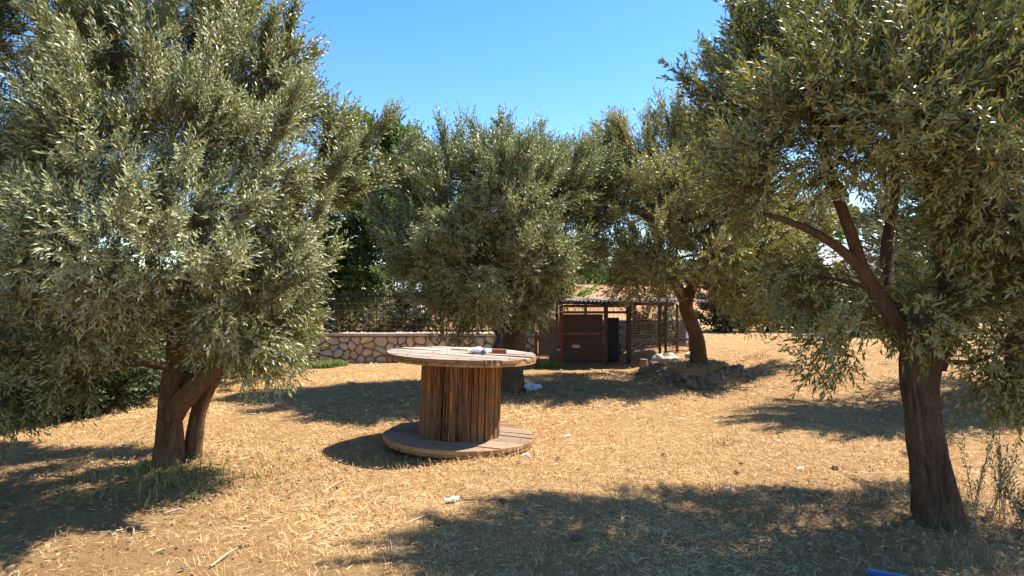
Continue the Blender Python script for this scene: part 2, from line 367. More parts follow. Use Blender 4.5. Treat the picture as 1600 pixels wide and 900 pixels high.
mb.add(np.stack([A - sd, A + sd, tip + sd * .3, tip - sd * .3], 1).reshape(-1, 3), np.arange(n)[:, None] * 4 + [0, 1, 2, 3])
tt.append(np.clip(.42 + .18 * g.normal(0, 1, len(xc))[ci] + .15 * g.normal(0, 1, n), 0, 1))
tag(mb.build('dry_grass', M['straw'], attr=[('tint', 'FACE', np.concatenate(tt))]), 'golden dry straw and cut grass strewn over the ground', 'dry grass', kind='stuff')

def tufts(name, spots, mat, label, cat, h=.14, wid=.004, tlo=0, thi=1, seed=5):
    g = np.random.default_rng(seed); P = []
    for (x, y, r, n) in spots:
        a = g.random(n) * 2 * math.pi; rr = r * np.sqrt(g.random(n)); P.append(np.stack([x + rr * np.cos(a), y + rr * np.sin(a)], 1))
    P = np.concatenate(P); n = len(P); A = np.stack([P[:, 0], P[:, 1], ground_z(P[:, 0], P[:, 1])], 1)
    th = g.random(n) * 2 * math.pi; lean = .15 + g.random(n) * .7; L = h * (.4 + g.random(n) * .9)
    o = np.stack([np.cos(th), np.sin(th), np.zeros(n)], 1)
    s = np.stack([-np.sin(th), np.cos(th), np.zeros(n)], 1) * wid * (.6 + g.random(n))[:, None]
    m = A + o * (L * lean * .35)[:, None]; m[:, 2] += L * .6
    t = A + o * (L * lean)[:, None]; t[:, 2] += L * (1 - .4 * lean)
    V = np.stack([A - s, A + s, m + s * .8, m - s * .8, t], 1).reshape(-1, 3); b = np.arange(n)[:, None] * 5
    mb = MB().add(V, b + [0, 1, 2, 3], b + [3, 2, 4])
    tint = np.clip(tlo + (thi - tlo) * g.random(n), 0, 1)
    return tag(mb.build(name, mat, attr=[('tint', 'FACE', np.concatenate([tint, tint]))]), label, cat, kind='stuff')

# ------------------------------------------------------------------ trees
def leaves(Pb, D, L, K, ll, lw, g, ang=(.55, 1.0), dead=.012, droop=.0):
    """leafy shoots: K leaves in crossed pairs along each shoot"""
    n = len(Pb); D, u, w = frame_of(D)
    kk = np.arange(K); t = (kk // 2 + .7) / (K / 2) * np.ones((n, 1)); t = t + g.normal(0, .04, (n, K))
    az = (kk // 2) * (math.pi / 2) + (kk % 2) * math.pi + g.normal(0, .45, (n, K)) + g.random((n, 1)) * 6.28
    a = ang[0] + (ang[1] - ang[0]) * g.random((n, K)) - .35 * np.clip(t, 0, 1)
    rad = np.cos(az)[..., None] * u[:, None] + np.sin(az)[..., None] * w[:, None]
    O = Pb[:, None] + D[:, None] * (t * L[:, None])[..., None]
    ld = D[:, None] * np.cos(a)[..., None] + rad * np.sin(a)[..., None]; ld[..., 2] -= droop
    ld /= np.linalg.norm(ld, axis=-1)[..., None]
    sd = np.cross(ld, D[:, None] * 1.0 + 1e-3); sd /= np.linalg.norm(sd, axis=-1)[..., None] + 1e-9
    nm = np.cross(sd, ld)
    tw = g.normal(0, .35, (n, K))[..., None]; sd = sd * np.cos(tw) + nm * np.sin(tw); nm = np.cross(sd, ld)
    l = ll * (.7 + .5 * g.random((n, K)))[..., None]; hw = lw * .5 * (.75 + .5 * g.random((n, K)))[..., None]
    v0 = O; v2 = O + ld * l - nm * l * .10
    m = O + ld * l * .48 + nm * l * .05
    V = np.stack([v0, m + sd * hw, v2, m - sd * hw], 2).reshape(-1, 3)
    q = np.arange(n * K)[:, None] * 4 + [0, 1, 2, 3]
    # winding so the glossy top faces the shoot tip side
    tint = np.clip(np.clip(.45 + .22 * np.repeat(g.normal(0, 1, n), K).reshape(n, K), .1, .9) + .14 * g.normal(0, 1, (n, K)), 0, .97)
    tint = np.where(g.random((n, K)) < dead, 1, tint)
    return V, q[:, ::-1], tint.ravel()

class Tree:
    def __init__(s, name, loc, label, cat, seed, group=None):
        s.o = empty(name, loc, label, cat, group); s.g = np.random.default_rng(seed); s.nodes = []; s.seed = seed; s.tw = MB()
    def stem(s, pts, rad, mat, name='trunk', n=28, seg=10, gnarl=.16, flare=0, node_from=.35, parent=None):
        P = catmull(pts, seg); r = np.interp(np.linspace(0, 1, len(P)), np.linspace(0, 1, len(rad)), rad)
        sd = s.seed
        cum = np.concatenate([[0], np.cumsum(np.linalg.norm(np.diff(P, axis=0), axis=1))])
        def disp(th, k, p):
            q = np.stack([np.cos(th) * 1.7, np.sin(th) * 1.7, np.full_like(th, cum[k] * 2.2)], -1)
            q2 = np.stack([np.cos(th) * 4.5, np.sin(th) * 4.5, np.full_like(th, cum[k] * 4.0)], -1)
            dd = 1 + gnarl * 1.2 * vnoise(q, sd) + gnarl * .55 * vnoise(q2, sd + 1)
            q3 = np.stack([np.cos(th) * 7.5, np.sin(th) * 7.5, np.full_like(th, cum[k] * 5.0)], -1)
            dd = dd - gnarl * .55 * np.clip(1 - 3.2 * np.abs(vnoise(q3, sd + 5)), 0, 1)
            if flare:
                f = math.exp(-cum[k] / .16) * flare
                dd = dd + f * (.5 + .9 * np.abs(vnoise(np.stack([np.cos(th) * 1.6, np.sin(th) * 1.6, th * 0], -1), sd + 7)))
            return dd
        if mat is not None: 
            o = MB().tube(P, r, n, disp).build(name, mat, parent or s.o, smooth=True)
        else: o = None
        for p, q in list(zip(P, r))[int(len(P) * node_from):]: s.nodes.append((p, q))
        return o
    def grow(s, blobs, shoots, K, ll, lw, leafmat, woodmat, sub_r=.24, up=.5, stems=True, slen=.2, spread=.75, dead=.012, per=55, wood_r=.018, drop_low=.5, plume=.38):
        g = s.g; N = np.array([p for p, _ in s.nodes]); NR = [r for _, r in s.nodes]
        cen = np.mean([at(*b[:3]) for b in blobs], axis=0); zs = [at(*b[:3])[2] for b in blobs]; zlo, zhi = min(zs), max(zs)
        area = np.array([b[3] ** 2 for b in blobs]); nsub_tot = max(len(blobs) * 3, shoots // per)
        nsub = np.maximum(3, np.round(area / area.sum() * nsub_tot)).astype(int)
        wood = MB(); PB, DD = [], []
        for b, ns in zip(blobs, nsub):
            c = at(*b[:3]); r = max(.06, b[3] - sub_r * .75)
            # limb to the blob
            i = np.argmin(np.linalg.norm(N - c, axis=1) + .5 * np.maximum(0, N[:, 2] - c[2] + .1)); p0 = N[i]; r0 = min(NR[i] * .6, wood_r * (1.0 + 1.1 * b[3]))
            mid = (p0 + c) / 2 + g.normal(0, .08, 3) + np.array([0, 0, -.06]); Pp = catmull([p0, mid, c], 5)
            wood.tube(Pp, np.linspace(r0, r0 * .5, len(Pp)), 6, cap=False)
            N = np.vstack([N, Pp[3:]]); NR += list(np.linspace(r0, r0 * .5, len(Pp))[3:])
            d = g.normal(0, 1, (ns, 3)); d /= np.linalg.norm(d, axis=1)[:, None]
            rr = r * (.35 + .65 * g.random(ns) ** .45)
            sc = c + d * rr[:, None]
            for q in sc:
                m = (c + q) / 2 + g.normal(0, .05, 3); Pq = catmull([c + (q - c) * .05, m, q], 3)
                wood.tube(Pq, np.linspace(r0 * .4, .004, len(Pq)), 4, cap=False)
            h = np.clip((sc[:, 2] - zlo) / (zhi - zlo + .01), 0, 1)
            out = (sc - c) / (np.linalg.norm(sc - c, axis=1)[:, None] + 1e-6) * .6 + (sc - cen) / (np.linalg.norm(sc - cen, axis=1)[:, None] + 1e-6) * .6
            out[:, 2] += up * (1 - drop_low * 1.6 * (1 - h))
            m = max(4, int(per * .5 + per * g.random()))
            ms = np.maximum(4, (per * (.5 + g.random(ns))).astype(int))
            idx = np.repeat(np.arange(ns), ms)
            jit = g.normal(0, 1, (len(idx), 3)); jit *= (sub_r * np.cbrt(g.random(len(idx))) / (np.linalg.norm(jit, axis=1) + 1e-6))[:, None]
            # a share of the clumps are long feathery plumes pointing up and out
            pl = g.random(ns) < plume; od = out / (np.linalg.norm(out, axis=1)[:, None] + 1e-6); od[:, 2] = np.maximum(od[:, 2] + .55, .30); od /= np.linalg.norm(od, axis=1)[:, None]
            tt_ = g.random(len(idx)) * (.25 + .9 * sub_r) * 1.2; isp = pl[idx]
            jit[isp] = jit[isp] * .32 + od[idx][isp] * tt_[isp][:, None]
            PB.append(sc[idx] + jit); dd_ = out[idx] + jit / sub_r * .55 + g.normal(0, spread * .55, (len(idx), 3)); dd_[isp] = od[idx][isp] + g.normal(0, .30, (isp.sum(), 3)); DD.append(dd_)
        PB = np.concatenate(PB); DD = np.concatenate(DD); n = len(PB)
        ok = PB[:, 2] > ground_z(PB[:, 0], PB[:, 1]) + .08; PB, DD = PB[ok], DD[ok]; n = len(PB)
        Ln = slen * (.6 + .8 * g.random(n))
        V, q, tint = leaves(PB, DD, Ln, K, ll, lw, g, dead=dead)
        mb = MB().add(V, q)
        if stems:
            D = DD / np.linalg.norm(DD, axis=1)[:, None]; sd = np.cross(D, [.3, .8, .4]); sd /= np.linalg.norm(sd, axis=1)[:, None]
            A = PB - D * Ln[:, None] * .5; Bv = PB + D * Ln[:, None] * .95
            W = np.stack([A - sd * .0022, A + sd * .0022, Bv], 1).reshape(-1, 3); T = np.arange(n)[:, None] * 3 + [0, 1, 2]
            wood.add(W, None, T)
        wood.build('twigs', woodmat, s.o, kind='stuff')
        mb.build('crown', leafmat, s.o, attr=[('tint', 'FACE', tint)], kind='stuff')
        return n * K

def px_path(lst): return [at(*p) for p in lst]
def on_ground(px, d, dz=0):
    x = (px - 800) / 1000 * d; return (x, d, gz(x, d) + dz)

count = 0
# --- left olive, two twisted trunks
t = Tree('olive_tree', on_ground(275, 5.4), 'large silvery olive with two twisted trunks rising from a grassy foot', 'tree', 101)
tr = t.stem(px_path([(258, 775, 5.38), (262, 735, 5.4), (264, 690, 5.4), (266, 645, 5.4), (270, 605, 5.42), (277, 565, 5.44), (279, 530, 5.45), (278, 503, 5.45)]),
       [.150, .122, .106, .098, .094, .088, .086, .082], M['bark_warm'], n=72, seg=16, flare=.5, gnarl=.2)
t.stem(px_path([(268, 655, 5.36), (288, 622, 5.34), (312, 597, 5.34), (335, 575, 5.38), (362, 535, 5.5), (395, 470, 5.6)]), [.075, .082, .074, .07, .06, .045], M['bark_warm'], 'limb', n=48, seg=14, gnarl=.2)
t.stem(px_path([(298, 765, 5.58), (300, 725, 5.58), (303, 685, 5.58), (311, 640, 5.58), (326, 598, 5.56), (346, 560, 5.55), (385, 500, 5.6), (440, 400, 5.7), (480, 280, 5.8)]),
       [.105, .08, .069, .066, .068, .066, .06, .045, .03], M['bark_warm'], n=60, seg=14, flare=.4, gnarl=.18)
t.stem(px_path([(279, 520, 5.42), (258, 503, 5.32), (238, 487, 5.25), (215, 470, 5.2), (150, 400, 5.0), (90, 300, 5.0), (60, 160, 5.2)]), [.05, .045, .037, .032, .03, .025, .018], M['bark_warm'], 'limb', n=16, gnarl=.1)
t.stem(px_path([(282, 512, 5.5), (300, 420, 5.45), (312, 300, 5.4), (300, 170, 5.4), (310, 30, 5.4)]), [.075, .055, .045, .035, .02], M['bark'], 'limb', n=14)
t.stem(px_path([(300, 590, 5.5), (235, 568, 5.2), (170, 570, 4.95), (130, 576, 4.85), (70, 565, 4.8), (0, 540, 4.8)]), [.035, .032, .026, .024, .02, .012], M['bark'], 'limb', n=10, gnarl=.1)
t.stem(px_path([(330, 575, 5.4), (322, 562, 5.3), (314, 552, 5.24)]), [.032, .03, .028], M['bark_warm'], 'stub', n=12, gnarl=.1, node_from=1)
hp = at(279, 512, 5.45) + np.array([0, -.088, 0])
MB().tube([hp + [0, .02, 0], hp - [0, .012, 0]], [.045, .04], 14, lambda th, k, p: 1 + .2 * np.cos(2 * th)).build('knothole', M['hollow'], t.o)
LB = [(60, 60, 5.2, .62), (185, 85, 5.0, .58), (290, 70, 5.4, .58), (310, -50, 5.4, .5), (100, -70, 5.5, .65), (-70, 20, 5.2, .75), (360, 140, 5.3, .4),
      (440, 155, 5.6, .40), (425, 115, 5.5, .30), (515, 205, 5.8, .32), (540, 245, 5.8, .28), (350, 50, 5.5, .4), (515, 295, 5.7, .34), (400, 250, 5.0, .50), (270, 220, 4.7, .5), (130, 220, 4.6, .5), (10, 220, 4.6, .55),
      (470, 390, 5.4, .30), (395, 380, 4.8, .4), (275, 360, 4.3, .42), (140, 380, 4.2, .45), (20, 380, 4.3, .48), (330, 425, 4.5, .28),
      (440, 480, 5.2, .27), (370, 470, 4.7, .26), (190, 440, 4.4, .3), (95, 490, 4.4, .38), (-20, 500, 4.5, .42), (430, 560, 5.3, .24), (395, 545, 5.0, .17), (130, 545, 4.8, .26), (30, 565, 4.9, .3), (30, 615, 4.9, .2), (-40, 610, 4.7, .3), (125, 590, 4.9, .16), (80, 600, 5.1, .2), (200, 540, 5.6, .22), (228, 500, 4.8, .2), (345, 520, 5.0, .2), (60, 270, 6, .5), (100, 280, 5.6, .5),
      (150, 150, 6.5, .75), (330, 200, 6.5, .75), (395, 330, 6.4, .55), (50, 330, 6.5, .75), (250, 390, 6.3, .6), (350, 490, 6.2, .35), (130, 470, 6.2, .5), (20, 520, 6.2, .45)]
count += t.grow(LB, 29000, 13, .053, .0122, M['olive'], M['bark'], sub_r=.165, per=62, slen=.17, dead=.006, plume=.30, up=.6)

# --- middle olive behind the spool
t = Tree('olive_tree', on_ground(795, 10), 'bushy round olive tree standing right behind the wooden spool', 'tree', 202)
t.stem(px_path([(797, 628, 10), (797, 600, 10), (798, 570, 10), (802, 535, 10), (806, 505, 10), (812, 460, 10), (835, 380, 10), (850, 280, 10)]), [.26, .22, .20, .19, .17, .12, .08, .04], M['bark'], n=36, flare=.35)
t.stem(px_path([(798, 540, 10), (782, 515, 9.95), (765, 490, 9.9), (735, 430, 9.9), (700, 340, 10), (690, 260, 10)]), [.12, .11, .09, .07, .05, .03], M['bark'], 'limb', n=18)
CB = [(770, 262, 10, .58), (695, 272, 10, .48), (850, 265, 10.1, .50), (650, 300, 10.1, .42), (700, 340, 9.3, .55), (800, 320, 9.0, .68), (880, 300, 9.8, .42), (645, 262, 10.2, .30), (895, 280, 10.2, .28),
      (668, 415, 9.6, .5), (750, 420, 8.9, .6), (845, 410, 9.3, .48), (705, 480, 9.6, .36), (760, 482, 9.2, .32), (828, 470, 9.4, .28), (868, 435, 9.8, .24), (720, 512, 9.7, .2), (835, 490, 9.6, .12), (620, 360, 10, .3), (640, 400, 10.1, .35), (920, 330, 10.3, .38), (925, 275, 10.4, .34), (915, 235, 10.3, .22), (905, 390, 10.2, .3), (770, 340, 10, .6), (850, 350, 10.2, .45), (690, 400, 10.3, .5),
      (720, 300, 10.8, .65), (830, 300, 10.9, .6), (780, 410, 10.8, .75), (720, 450, 10.6, .45), (820, 450, 10.6, .35)]
count += t.grow(CB, 21000, 11, .070, .0165, M['olive_deep'], M['bark'], sub_r=.20, per=50, slen=.22, dead=.006)

# --- olive on the stone-ringed mound
bx, by = (1092 - 800) / 1000 * 11, 11
t = Tree('olive_tree', (bx, by, gz(bx, by)), 'olive tree with a leaning reddish trunk growing out of the stone ringed mound', 'tree', 303)
t.stem(px_path([(1091, 582, 11), (1091, 560, 11), (1088, 530, 11), (1080, 505, 11), (1072, 482, 11), (1075, 462, 11), (1090, 430, 11), (1110, 370, 11), (1120, 280, 11)]), [.155, .132, .122, .118, .118, .105, .08, .06, .04], M['bark_red'], n=32, flare=.3)
t.stem(px_path([(1073, 478, 11), (1060, 450, 10.9), (1035, 400, 10.8), (1010, 310, 10.8), (1020, 230, 10.9)]), [.10, .085, .06, .045, .03], M['bark_red'], 'limb', n=16)
TB = [(945, 300, 10.8, .4), (950, 235, 11, .35), (1235, 400, 11.2, .5), (1260, 440, 11.4, .4), (1255, 340, 11.4, .6), (925, 290, 11, .35), (930, 350, 10.9, .35), (1060, 290, 11, .6), (1150, 260, 11, .6), (1080, 350, 11, .6),(1060, 225, 11, .6), (1000, 245, 11, .5), (1120, 235, 11.3, .7), (960, 260, 11, .4), (960, 310, 10.9, .42), (1040, 300, 10.2, .68), (1130, 320, 10.5, .75), (955, 385, 10.6, .36), (1020, 390, 10, .55), (1110, 395, 10, .55), (1190, 380, 10.6, .6),
      (985, 440, 10.3, .32), (1050, 425, 9.9, .32), (1150, 440, 10.4, .42), (1205, 445, 10.8, .45), (1180, 490, 10.9, .3), (1020, 455, 10.6, .22), (1040, 310, 12, .7), (1130, 300, 12, .8), (1000, 400, 11.8, .4), (1230, 350, 11, .6)]
count += t.grow(TB, 16500, 11, .072, .017, M['olive_warm'], M['bark_red'], sub_r=.25, per=42, slen=.22, dead=.008)

# --- near right olive
t = Tree('olive_tree', on_ground(1468, 4.05), 'tall near olive with a thick ridged trunk forking low over the straw', 'tree', 404)
t.stem(px_path([(1474, 880, 4.05), (1470, 840, 4.05), (1462, 780, 4.05), (1450, 710, 4.05), (1440, 650, 4.05), (1436, 600, 4.05), (1440, 560, 4.05), (1446, 528, 4.05)]),
       [.215, .160, .130, .115, .108, .112, .118, .10], M['bark'], n=72, seg=16, flare=.55, gnarl=.19)
t.stem(px_path([(1440, 575, 4.05), (1412, 530, 4.0), (1385, 480, 3.95), (1352, 430, 3.95), (1328, 360, 3.95), (1300, 280, 3.95), (1270, 170, 4.0), (1240, 60, 4.1)]), [.065, .062, .052, .045, .038, .03, .022, .014], M['bark_red'], 'limb', n=20, gnarl=.12)
t.stem(px_path([(1352, 430, 3.95), (1320, 395, 3.9), (1275, 365, 3.85), (1230, 345, 3.9), (1180, 330, 4.0)]), [.034, .03, .025, .02, .012], M['bark_red'], 'limb', n=12, gnarl=.1)
t.stem(px_path([(1448, 570, 4.1), (1470, 520, 4.1), (1482, 460, 4.1), (1470, 380, 4.05), (1462, 300, 4.05), (1442, 210, 4.05), (1450, 90, 4.1), (1440, -40, 4.1)]), [.10, .085, .06, .05, .045, .037, .028, .018], M['bark_red'], 'limb', n=18, gnarl=.12)
t.stem(px_path([(1464, 310, 4.05), (1485, 270, 4.0), (1500, 230, 4.0), (1525, 130, 4.0), (1550, 20, 4.1)]), [.04, .036, .03, .024, .014], M['bark_red'], 'limb', n=12, gnarl=.1)
t.stem(px_path([(1460, 560, 4.15), (1500, 490, 4.3), (1532, 420, 4.35), (1560, 320, 4.4), (1600, 180, 4.4)]), [.07, .055, .045, .035, .02], M['bark'], 'limb', n=14, gnarl=.12)
t.stem(px_path([(1410, 530, 4.1), (1395, 470, 4.35), (1385, 390, 4.5), (1400, 280, 4.6), (1390, 150, 4.7)]), [.06, .048, .04, .03, .02], M['bark'], 'limb', n=14, gnarl=.12)
sp = at(1478, 548, 4.0); se = at(1490, 530, 3.86)
st = MB().tube([sp, (sp + se) / 2, se], [.05, .045, .043], 16, cap=True).build('stub', M['bark_red'], t.o, smooth=True)
nrm = (se - sp) / np.linalg.norm(se - sp)
MB().tube([se - nrm * .004, se + nrm * .004], [.040, .038], 16).build('cut_face', M['cut'], st)
RB = [(1170, 50, 4.6, .24), (1155, 125, 4.7, .20), (1235, 40, 4.5, .42), (1350, 60, 3.8, .42), (1480, 40, 3.8, .45), (1600, 60, 4, .5), (1180, 165, 4.4, .33), (1290, 165, 3.7, .38), (1420, 160, 3.5, .38), (1550, 170, 3.5, .45),
      (1195, 270, 3.9, .27), (1290, 255, 3.8, .18), (1380, 240, 3.7, .2), (1560, 300, 3.6, .36), (1165, 300, 4.3, .24), (1235, 430, 4.5, .2), (1300, 445, 4.4, .18), (1255, 470, 4.4, .10), (1565, 430, 3.8, .22), (1620, 400, 3.7, .4),
      (1575, 540, 3.95, .2), (1545, 590, 4.0, .12), (1630, 600, 3.9, .2), (1298, 545, 3.9, .05), (1400, 505, 4.2, .06), (1435, 505, 3.8, .04), (1490, 470, 3.95, .05), (1135, 205, 4.5, .18), (1350, 475, 4.3, .10),
      (1250, 120, 5, .5), (1400, 130, 5.2, .6), (1550, 200, 5.2, .6), (1490, 350, 5.3, .2), (1600, 380, 5.2, .45), (1300, 230, 5, .3), (1350, -50, 4.9, .35), (1350, 110, 4.5, .35), (1470, -90, 4.5, .45), (1620, -100, 4.3, .6), (1720, 150, 4.2, .6), (1740, 380, 4.2, .55)]
count += t.grow(RB, 15500, 12, .056, .0135, M['olive_near'], M['bark'], sub_r=.15, per=34, slen=.18, dead=.016, plume=.2, wood_r=.014)

# --- two more olives on the right, further back
t = Tree('olive_tree', on_ground(1590, 8.4), 'olive tree standing behind the near right trunk, its dark trunk at the picture edge', 'tree', 505)
t.stem(px_path([(1598, 650, 8.4), (1594, 600, 8.4), (1590, 540, 8.4), (1600, 480, 8.4), (1590, 400, 8.4), (1580, 300, 8.4)]), [.19, .16, .14, .13, .08, .05], M['bark'], n=20, flare=.3)
T5 = [(1450, 330, 8.2, .7), (1560, 250, 8.4, .8), (1680, 270, 8.4, .8), (1450, 430, 8.0, .6), (1560, 400, 7.8, .7), (1680, 400, 8, .8), (1480, 250, 9, .8), (1620, 350, 9.3, .9), (1740, 340, 8.8, .8), (1500, 480, 8.2, .4), (1660, 490, 8.2, .4), (1390, 390, 8.6, .5), (1620, 180, 8.6, .7)]
count += t.grow(T5, 9000, 10, .085, .021, M['olive'], M['bark'], sub_r=.28, per=36, slen=.22, stems=False)
t = Tree('olive_tree', on_ground(1345, 18.5), 'small distant olive near the white house at the back of the clearing', 'tree', 606)
t.stem(px_path([(1345, 550, 18.5), (1343, 510, 18.5), (1345, 470, 18.5), (1350, 420, 18.5)]), [.17, .14, .12, .07], M['bark'], n=14, flare=.3)
count += t.grow([(1330, 465, 18.3, .7), (1370, 470, 18.5, .7), (1350, 500, 18.2, .5), (1395, 500, 18.5, .55)], 2200, 9, .10, .026, M['olive'], M['bark'], sub_r=.3, per=30, slen=.24, stems=False)

# --- broadleaf tree between the olives, beyond the wall
t = Tree('broadleaf_tree', on_ground(600, 15.8), 'dark green broadleaf tree rising behind the iron fence between two olives', 'tree', 707)
t.stem(px_path([(515, 560, 15.8), (520, 500, 15.8), (540, 430, 15.8), (590, 330, 15.8)]), [.22, .18, .15, .08], M['bark'], n=16)
count += t.grow([(590, 235, 15.8, .8), (540, 230, 16, .7), (635, 245, 15.7, .6), (640, 330, 15.6, .5), (620, 290, 15.6, .6), (600, 330, 15.4, .8), (560, 380, 15.4, .8), (615, 400, 15.6, .55), (560, 450, 15.2, .5), (600, 440, 15.2, .35), (540, 300, 16, .9), (530, 400, 16, .9), (500, 440, 15.6, .7), (640, 425, 15.4, .25)], 6500, 9, .095, .055, M['broad'], M['bark'], sub_r=.32, per=28, slen=.25, stems=False, dead=.02)

def shrub(name, px, d, blobs, mat, label, n, ll=.08, lw=.03, seed=1, group=None, K=9, sub_r=.26, cat='shrub'):
    global count
    t = Tree(name, on_ground(px, d), label, cat, seed, group)
    b = on_ground(px, d, -.05); zt = at(*blobs[0][:3])
    t.stem([np.array(b), np.array(b) * .5 + zt * .5 + [0.05, 0, 0], zt], [.05, .04, .02], M['shrub_wood'], 'stem', n=8, seg=4, gnarl=.1)
    count += t.grow(blobs, n, K, ll, lw, mat, M['shrub_wood'], sub_r=sub_r, per=26, slen=.2, stems=False, drop_low=.3)

shrub('citrus_shrub', 15, 8.0, [(20, 335, 8, .55), (-60, 380, 8, .6), (30, 420, 8.1, .5), (-30, 300, 8.2, .5), (10, 500, 8.2, .5)], M['bright'], 'vivid green leafy shrub showing through the left edge of the big olive', 1700, .085, .035, 11)
shrub('hedge_bush', 60, 7.8, [(30, 560, 7.8, .6), (110, 570, 7.9, .5), (-60, 560, 7.8, .7), (70, 600, 7.6, .4), (150, 600, 8.0, .36), (-20, 620, 7.6, .4), (60, 490, 8.4, .7), (30, 635, 7.5, .3), (100, 630, 7.6, .3), (-30, 640, 7.4, .35), (180, 610, 8.3, .3), (-90, 630, 7.4, .5)], M['dark'], 'dark low bush in deep shade at the left edge', 3600, .09, .04, 12)
shrub('hedge_bush', 250, 10.2, [(200, 540, 10.2, .75), (280, 560, 10.4, .6), (240, 590, 9.4, .4), (190, 600, 9, .4), (330, 520, 10.4, .6), (240, 490, 10.4, .7), (300, 590, 10, .3), (220, 612, 8.9, .25)], M['dark'], 'dark low bush behind the twin trunks of the left olive', 2400, .09, .04, 13)
shrub('hedge_bush', 415, 12.4, [(400, 520, 12.4, .7), (450, 500, 12.6, .6), (420, 560, 12.2, .35), (370, 580, 11, .35), (345, 600, 10.4, .3), (380, 560, 12, .4), (440, 440, 13, .7), (465, 540, 12.3, .3)], M['scrub'], 'grey green bush against the left end of the stone wall', 1700, .085, .03, 14)
bf = [(-150, 16, 420), (150, 15.5, 440)]
for i, (px, d, bl, mt, lab, n) in enumerate([
    (585, 16.6, [(560, 490, 16.5, .5), (600, 500, 16.7, .45), (580, 470, 16.8, .4), (530, 495, 16.6, .4)], 'scrub_dry', 'dry olive green scrub bush seen through the fence bars on the left', 1000),
    (650, 16.8, [(640, 490, 16.8, .45), (670, 500, 16.8, .4), (690, 480, 16.9, .5), (640, 465, 17, .3)], 'dark', 'dark scrub bush seen through the fence bars beside the middle olive', 900),
    (760, 17, [(740, 480, 17, .6), (790, 480, 17, .6), (830, 460, 17.2, .6), (720, 440, 17.4, .6), (780, 420, 17.8, .7)], 'scrub', 'scrub bush hidden behind the middle olive beyond the wall', 1100),
    (600, 17.2, [(540, 505, 17, .35), (575, 510, 17, .3), (610, 508, 17.2, .32), (640, 512, 17.2, .3), (600, 485, 17.6, .4), (560, 480, 17.6, .4)], 'scrub_dry', 'low yellowish scrub bush close behind the middle of the iron fence', 1100),
    (835, 15.8, [(830, 500, 15.8, .5), (815, 470, 15.9, .5), (850, 490, 15.9, .4), (800, 510, 15.7, .4)], 'dark', 'dark bush in the gap between the wall end and the pen', 900),
    (1003, 15.4, [(1000, 515, 15.5, .22), (1008, 530, 15.4, .2)], 'dark', 'small dark bush growing against the concrete wall inside the pen', 350),
    (1052, 15.4, [(1050, 500, 15.5, .3), (1045, 480, 15.6, .3), (1062, 520, 15.4, .22)], 'scrub', 'thin bush against the concrete wall at the right end of the pen', 450),
    (868, 15.6, [(868, 452, 15.6, .28), (850, 460, 15.6, .25), (895, 462, 15.7, .15)], 'bright', 'small yellow green bush peeping over the roof of the pen', 500)]):
    shrub('scrub_bush', px, d, bl, M[mt], lab, n, .085, .032, 30 + i)
# right hand background, bushes at the back of the clearing
for i, (px, d, bl, mt, lab, n) in enumerate([
    (1135, 20, [(1130, 490, 20, .65), (1120, 460, 20.3, .7), (1145, 510, 19.8, .4), (1110, 505, 19.8, .4)], 'dark', 'dark bush just right of the leaning trunk at the clearing edge', 1000),
    (1200, 20.5, [(1190, 490, 20.5, .7), (1215, 470, 20.7, .7), (1205, 515, 20.2, .35), (1180, 512, 20.2, .35), (1180, 450, 21, .8)], 'dark', 'middle dark bush at the back edge of the clearing', 1200),
    (1265, 20.5, [(1260, 490, 20.5, .7), (1285, 480, 20.6, .5), (1250, 512, 20.2, .35), (1275, 512, 20.2, .3), (1240, 460, 21, .6)], 'dark', 'rightmost dark bush at the back edge, left of the small distant olive', 1000),
    (1450, 22, [(1430, 470, 22, .9), (1480, 460, 22, 1.0), (1450, 500, 21.5, .6), (1500, 500, 21.6, .6), (1470, 410, 22.5, 1.1)], 'bright', 'pale green bush far behind the near right trunk', 1300),
    (1560, 21, [(1550, 470, 21, 1.0), (1610, 470, 21, 1.0), (1560, 510, 20.5, .5), (1620, 420, 21.5, 1.2), (1680, 480, 21, 1.0)], 'scrub', 'olive green bush far back at the right picture edge', 1200)]):
    shrub('clearing_bush', px, d, bl, M[mt], lab, n, .11, .045, 50 + i, sub_r=.34)
for i, (px, d, bl, mt, lab, n) in enumerate([
    (1310, 23, [(1290, 490, 23, .8), (1330, 480, 23.2, .8), (1310, 510, 22.6, .5), (1350, 505, 22.6, .5)], 'scrub', 'grey green bush below the white house left of the near right trunk', 1300),
    (1390, 23.5, [(1375, 480, 23.5, .9), (1410, 470, 23.5, 1.0), (1390, 510, 23, .5), (1420, 500, 23, .6), (1400, 440, 24, .8)], 'dark', 'dark bush below the white house directly behind the near right trunk', 1500),
    (1225, 27, [(1200, 430, 27, 1.3), (1245, 430, 27, 1.2), (1225, 400, 27.5, 1.2), (1180, 400, 27.5, 1.2), (1215, 460, 26.5, 1.0), (1255, 460, 26.5, .8)], 'broad', 'green bushy tree at the back left of the white house', 1900)]):
    shrub('clearing_bush', px, d, bl, M[mt], lab, n, .13, .055, 160 + i, sub_r=.36)
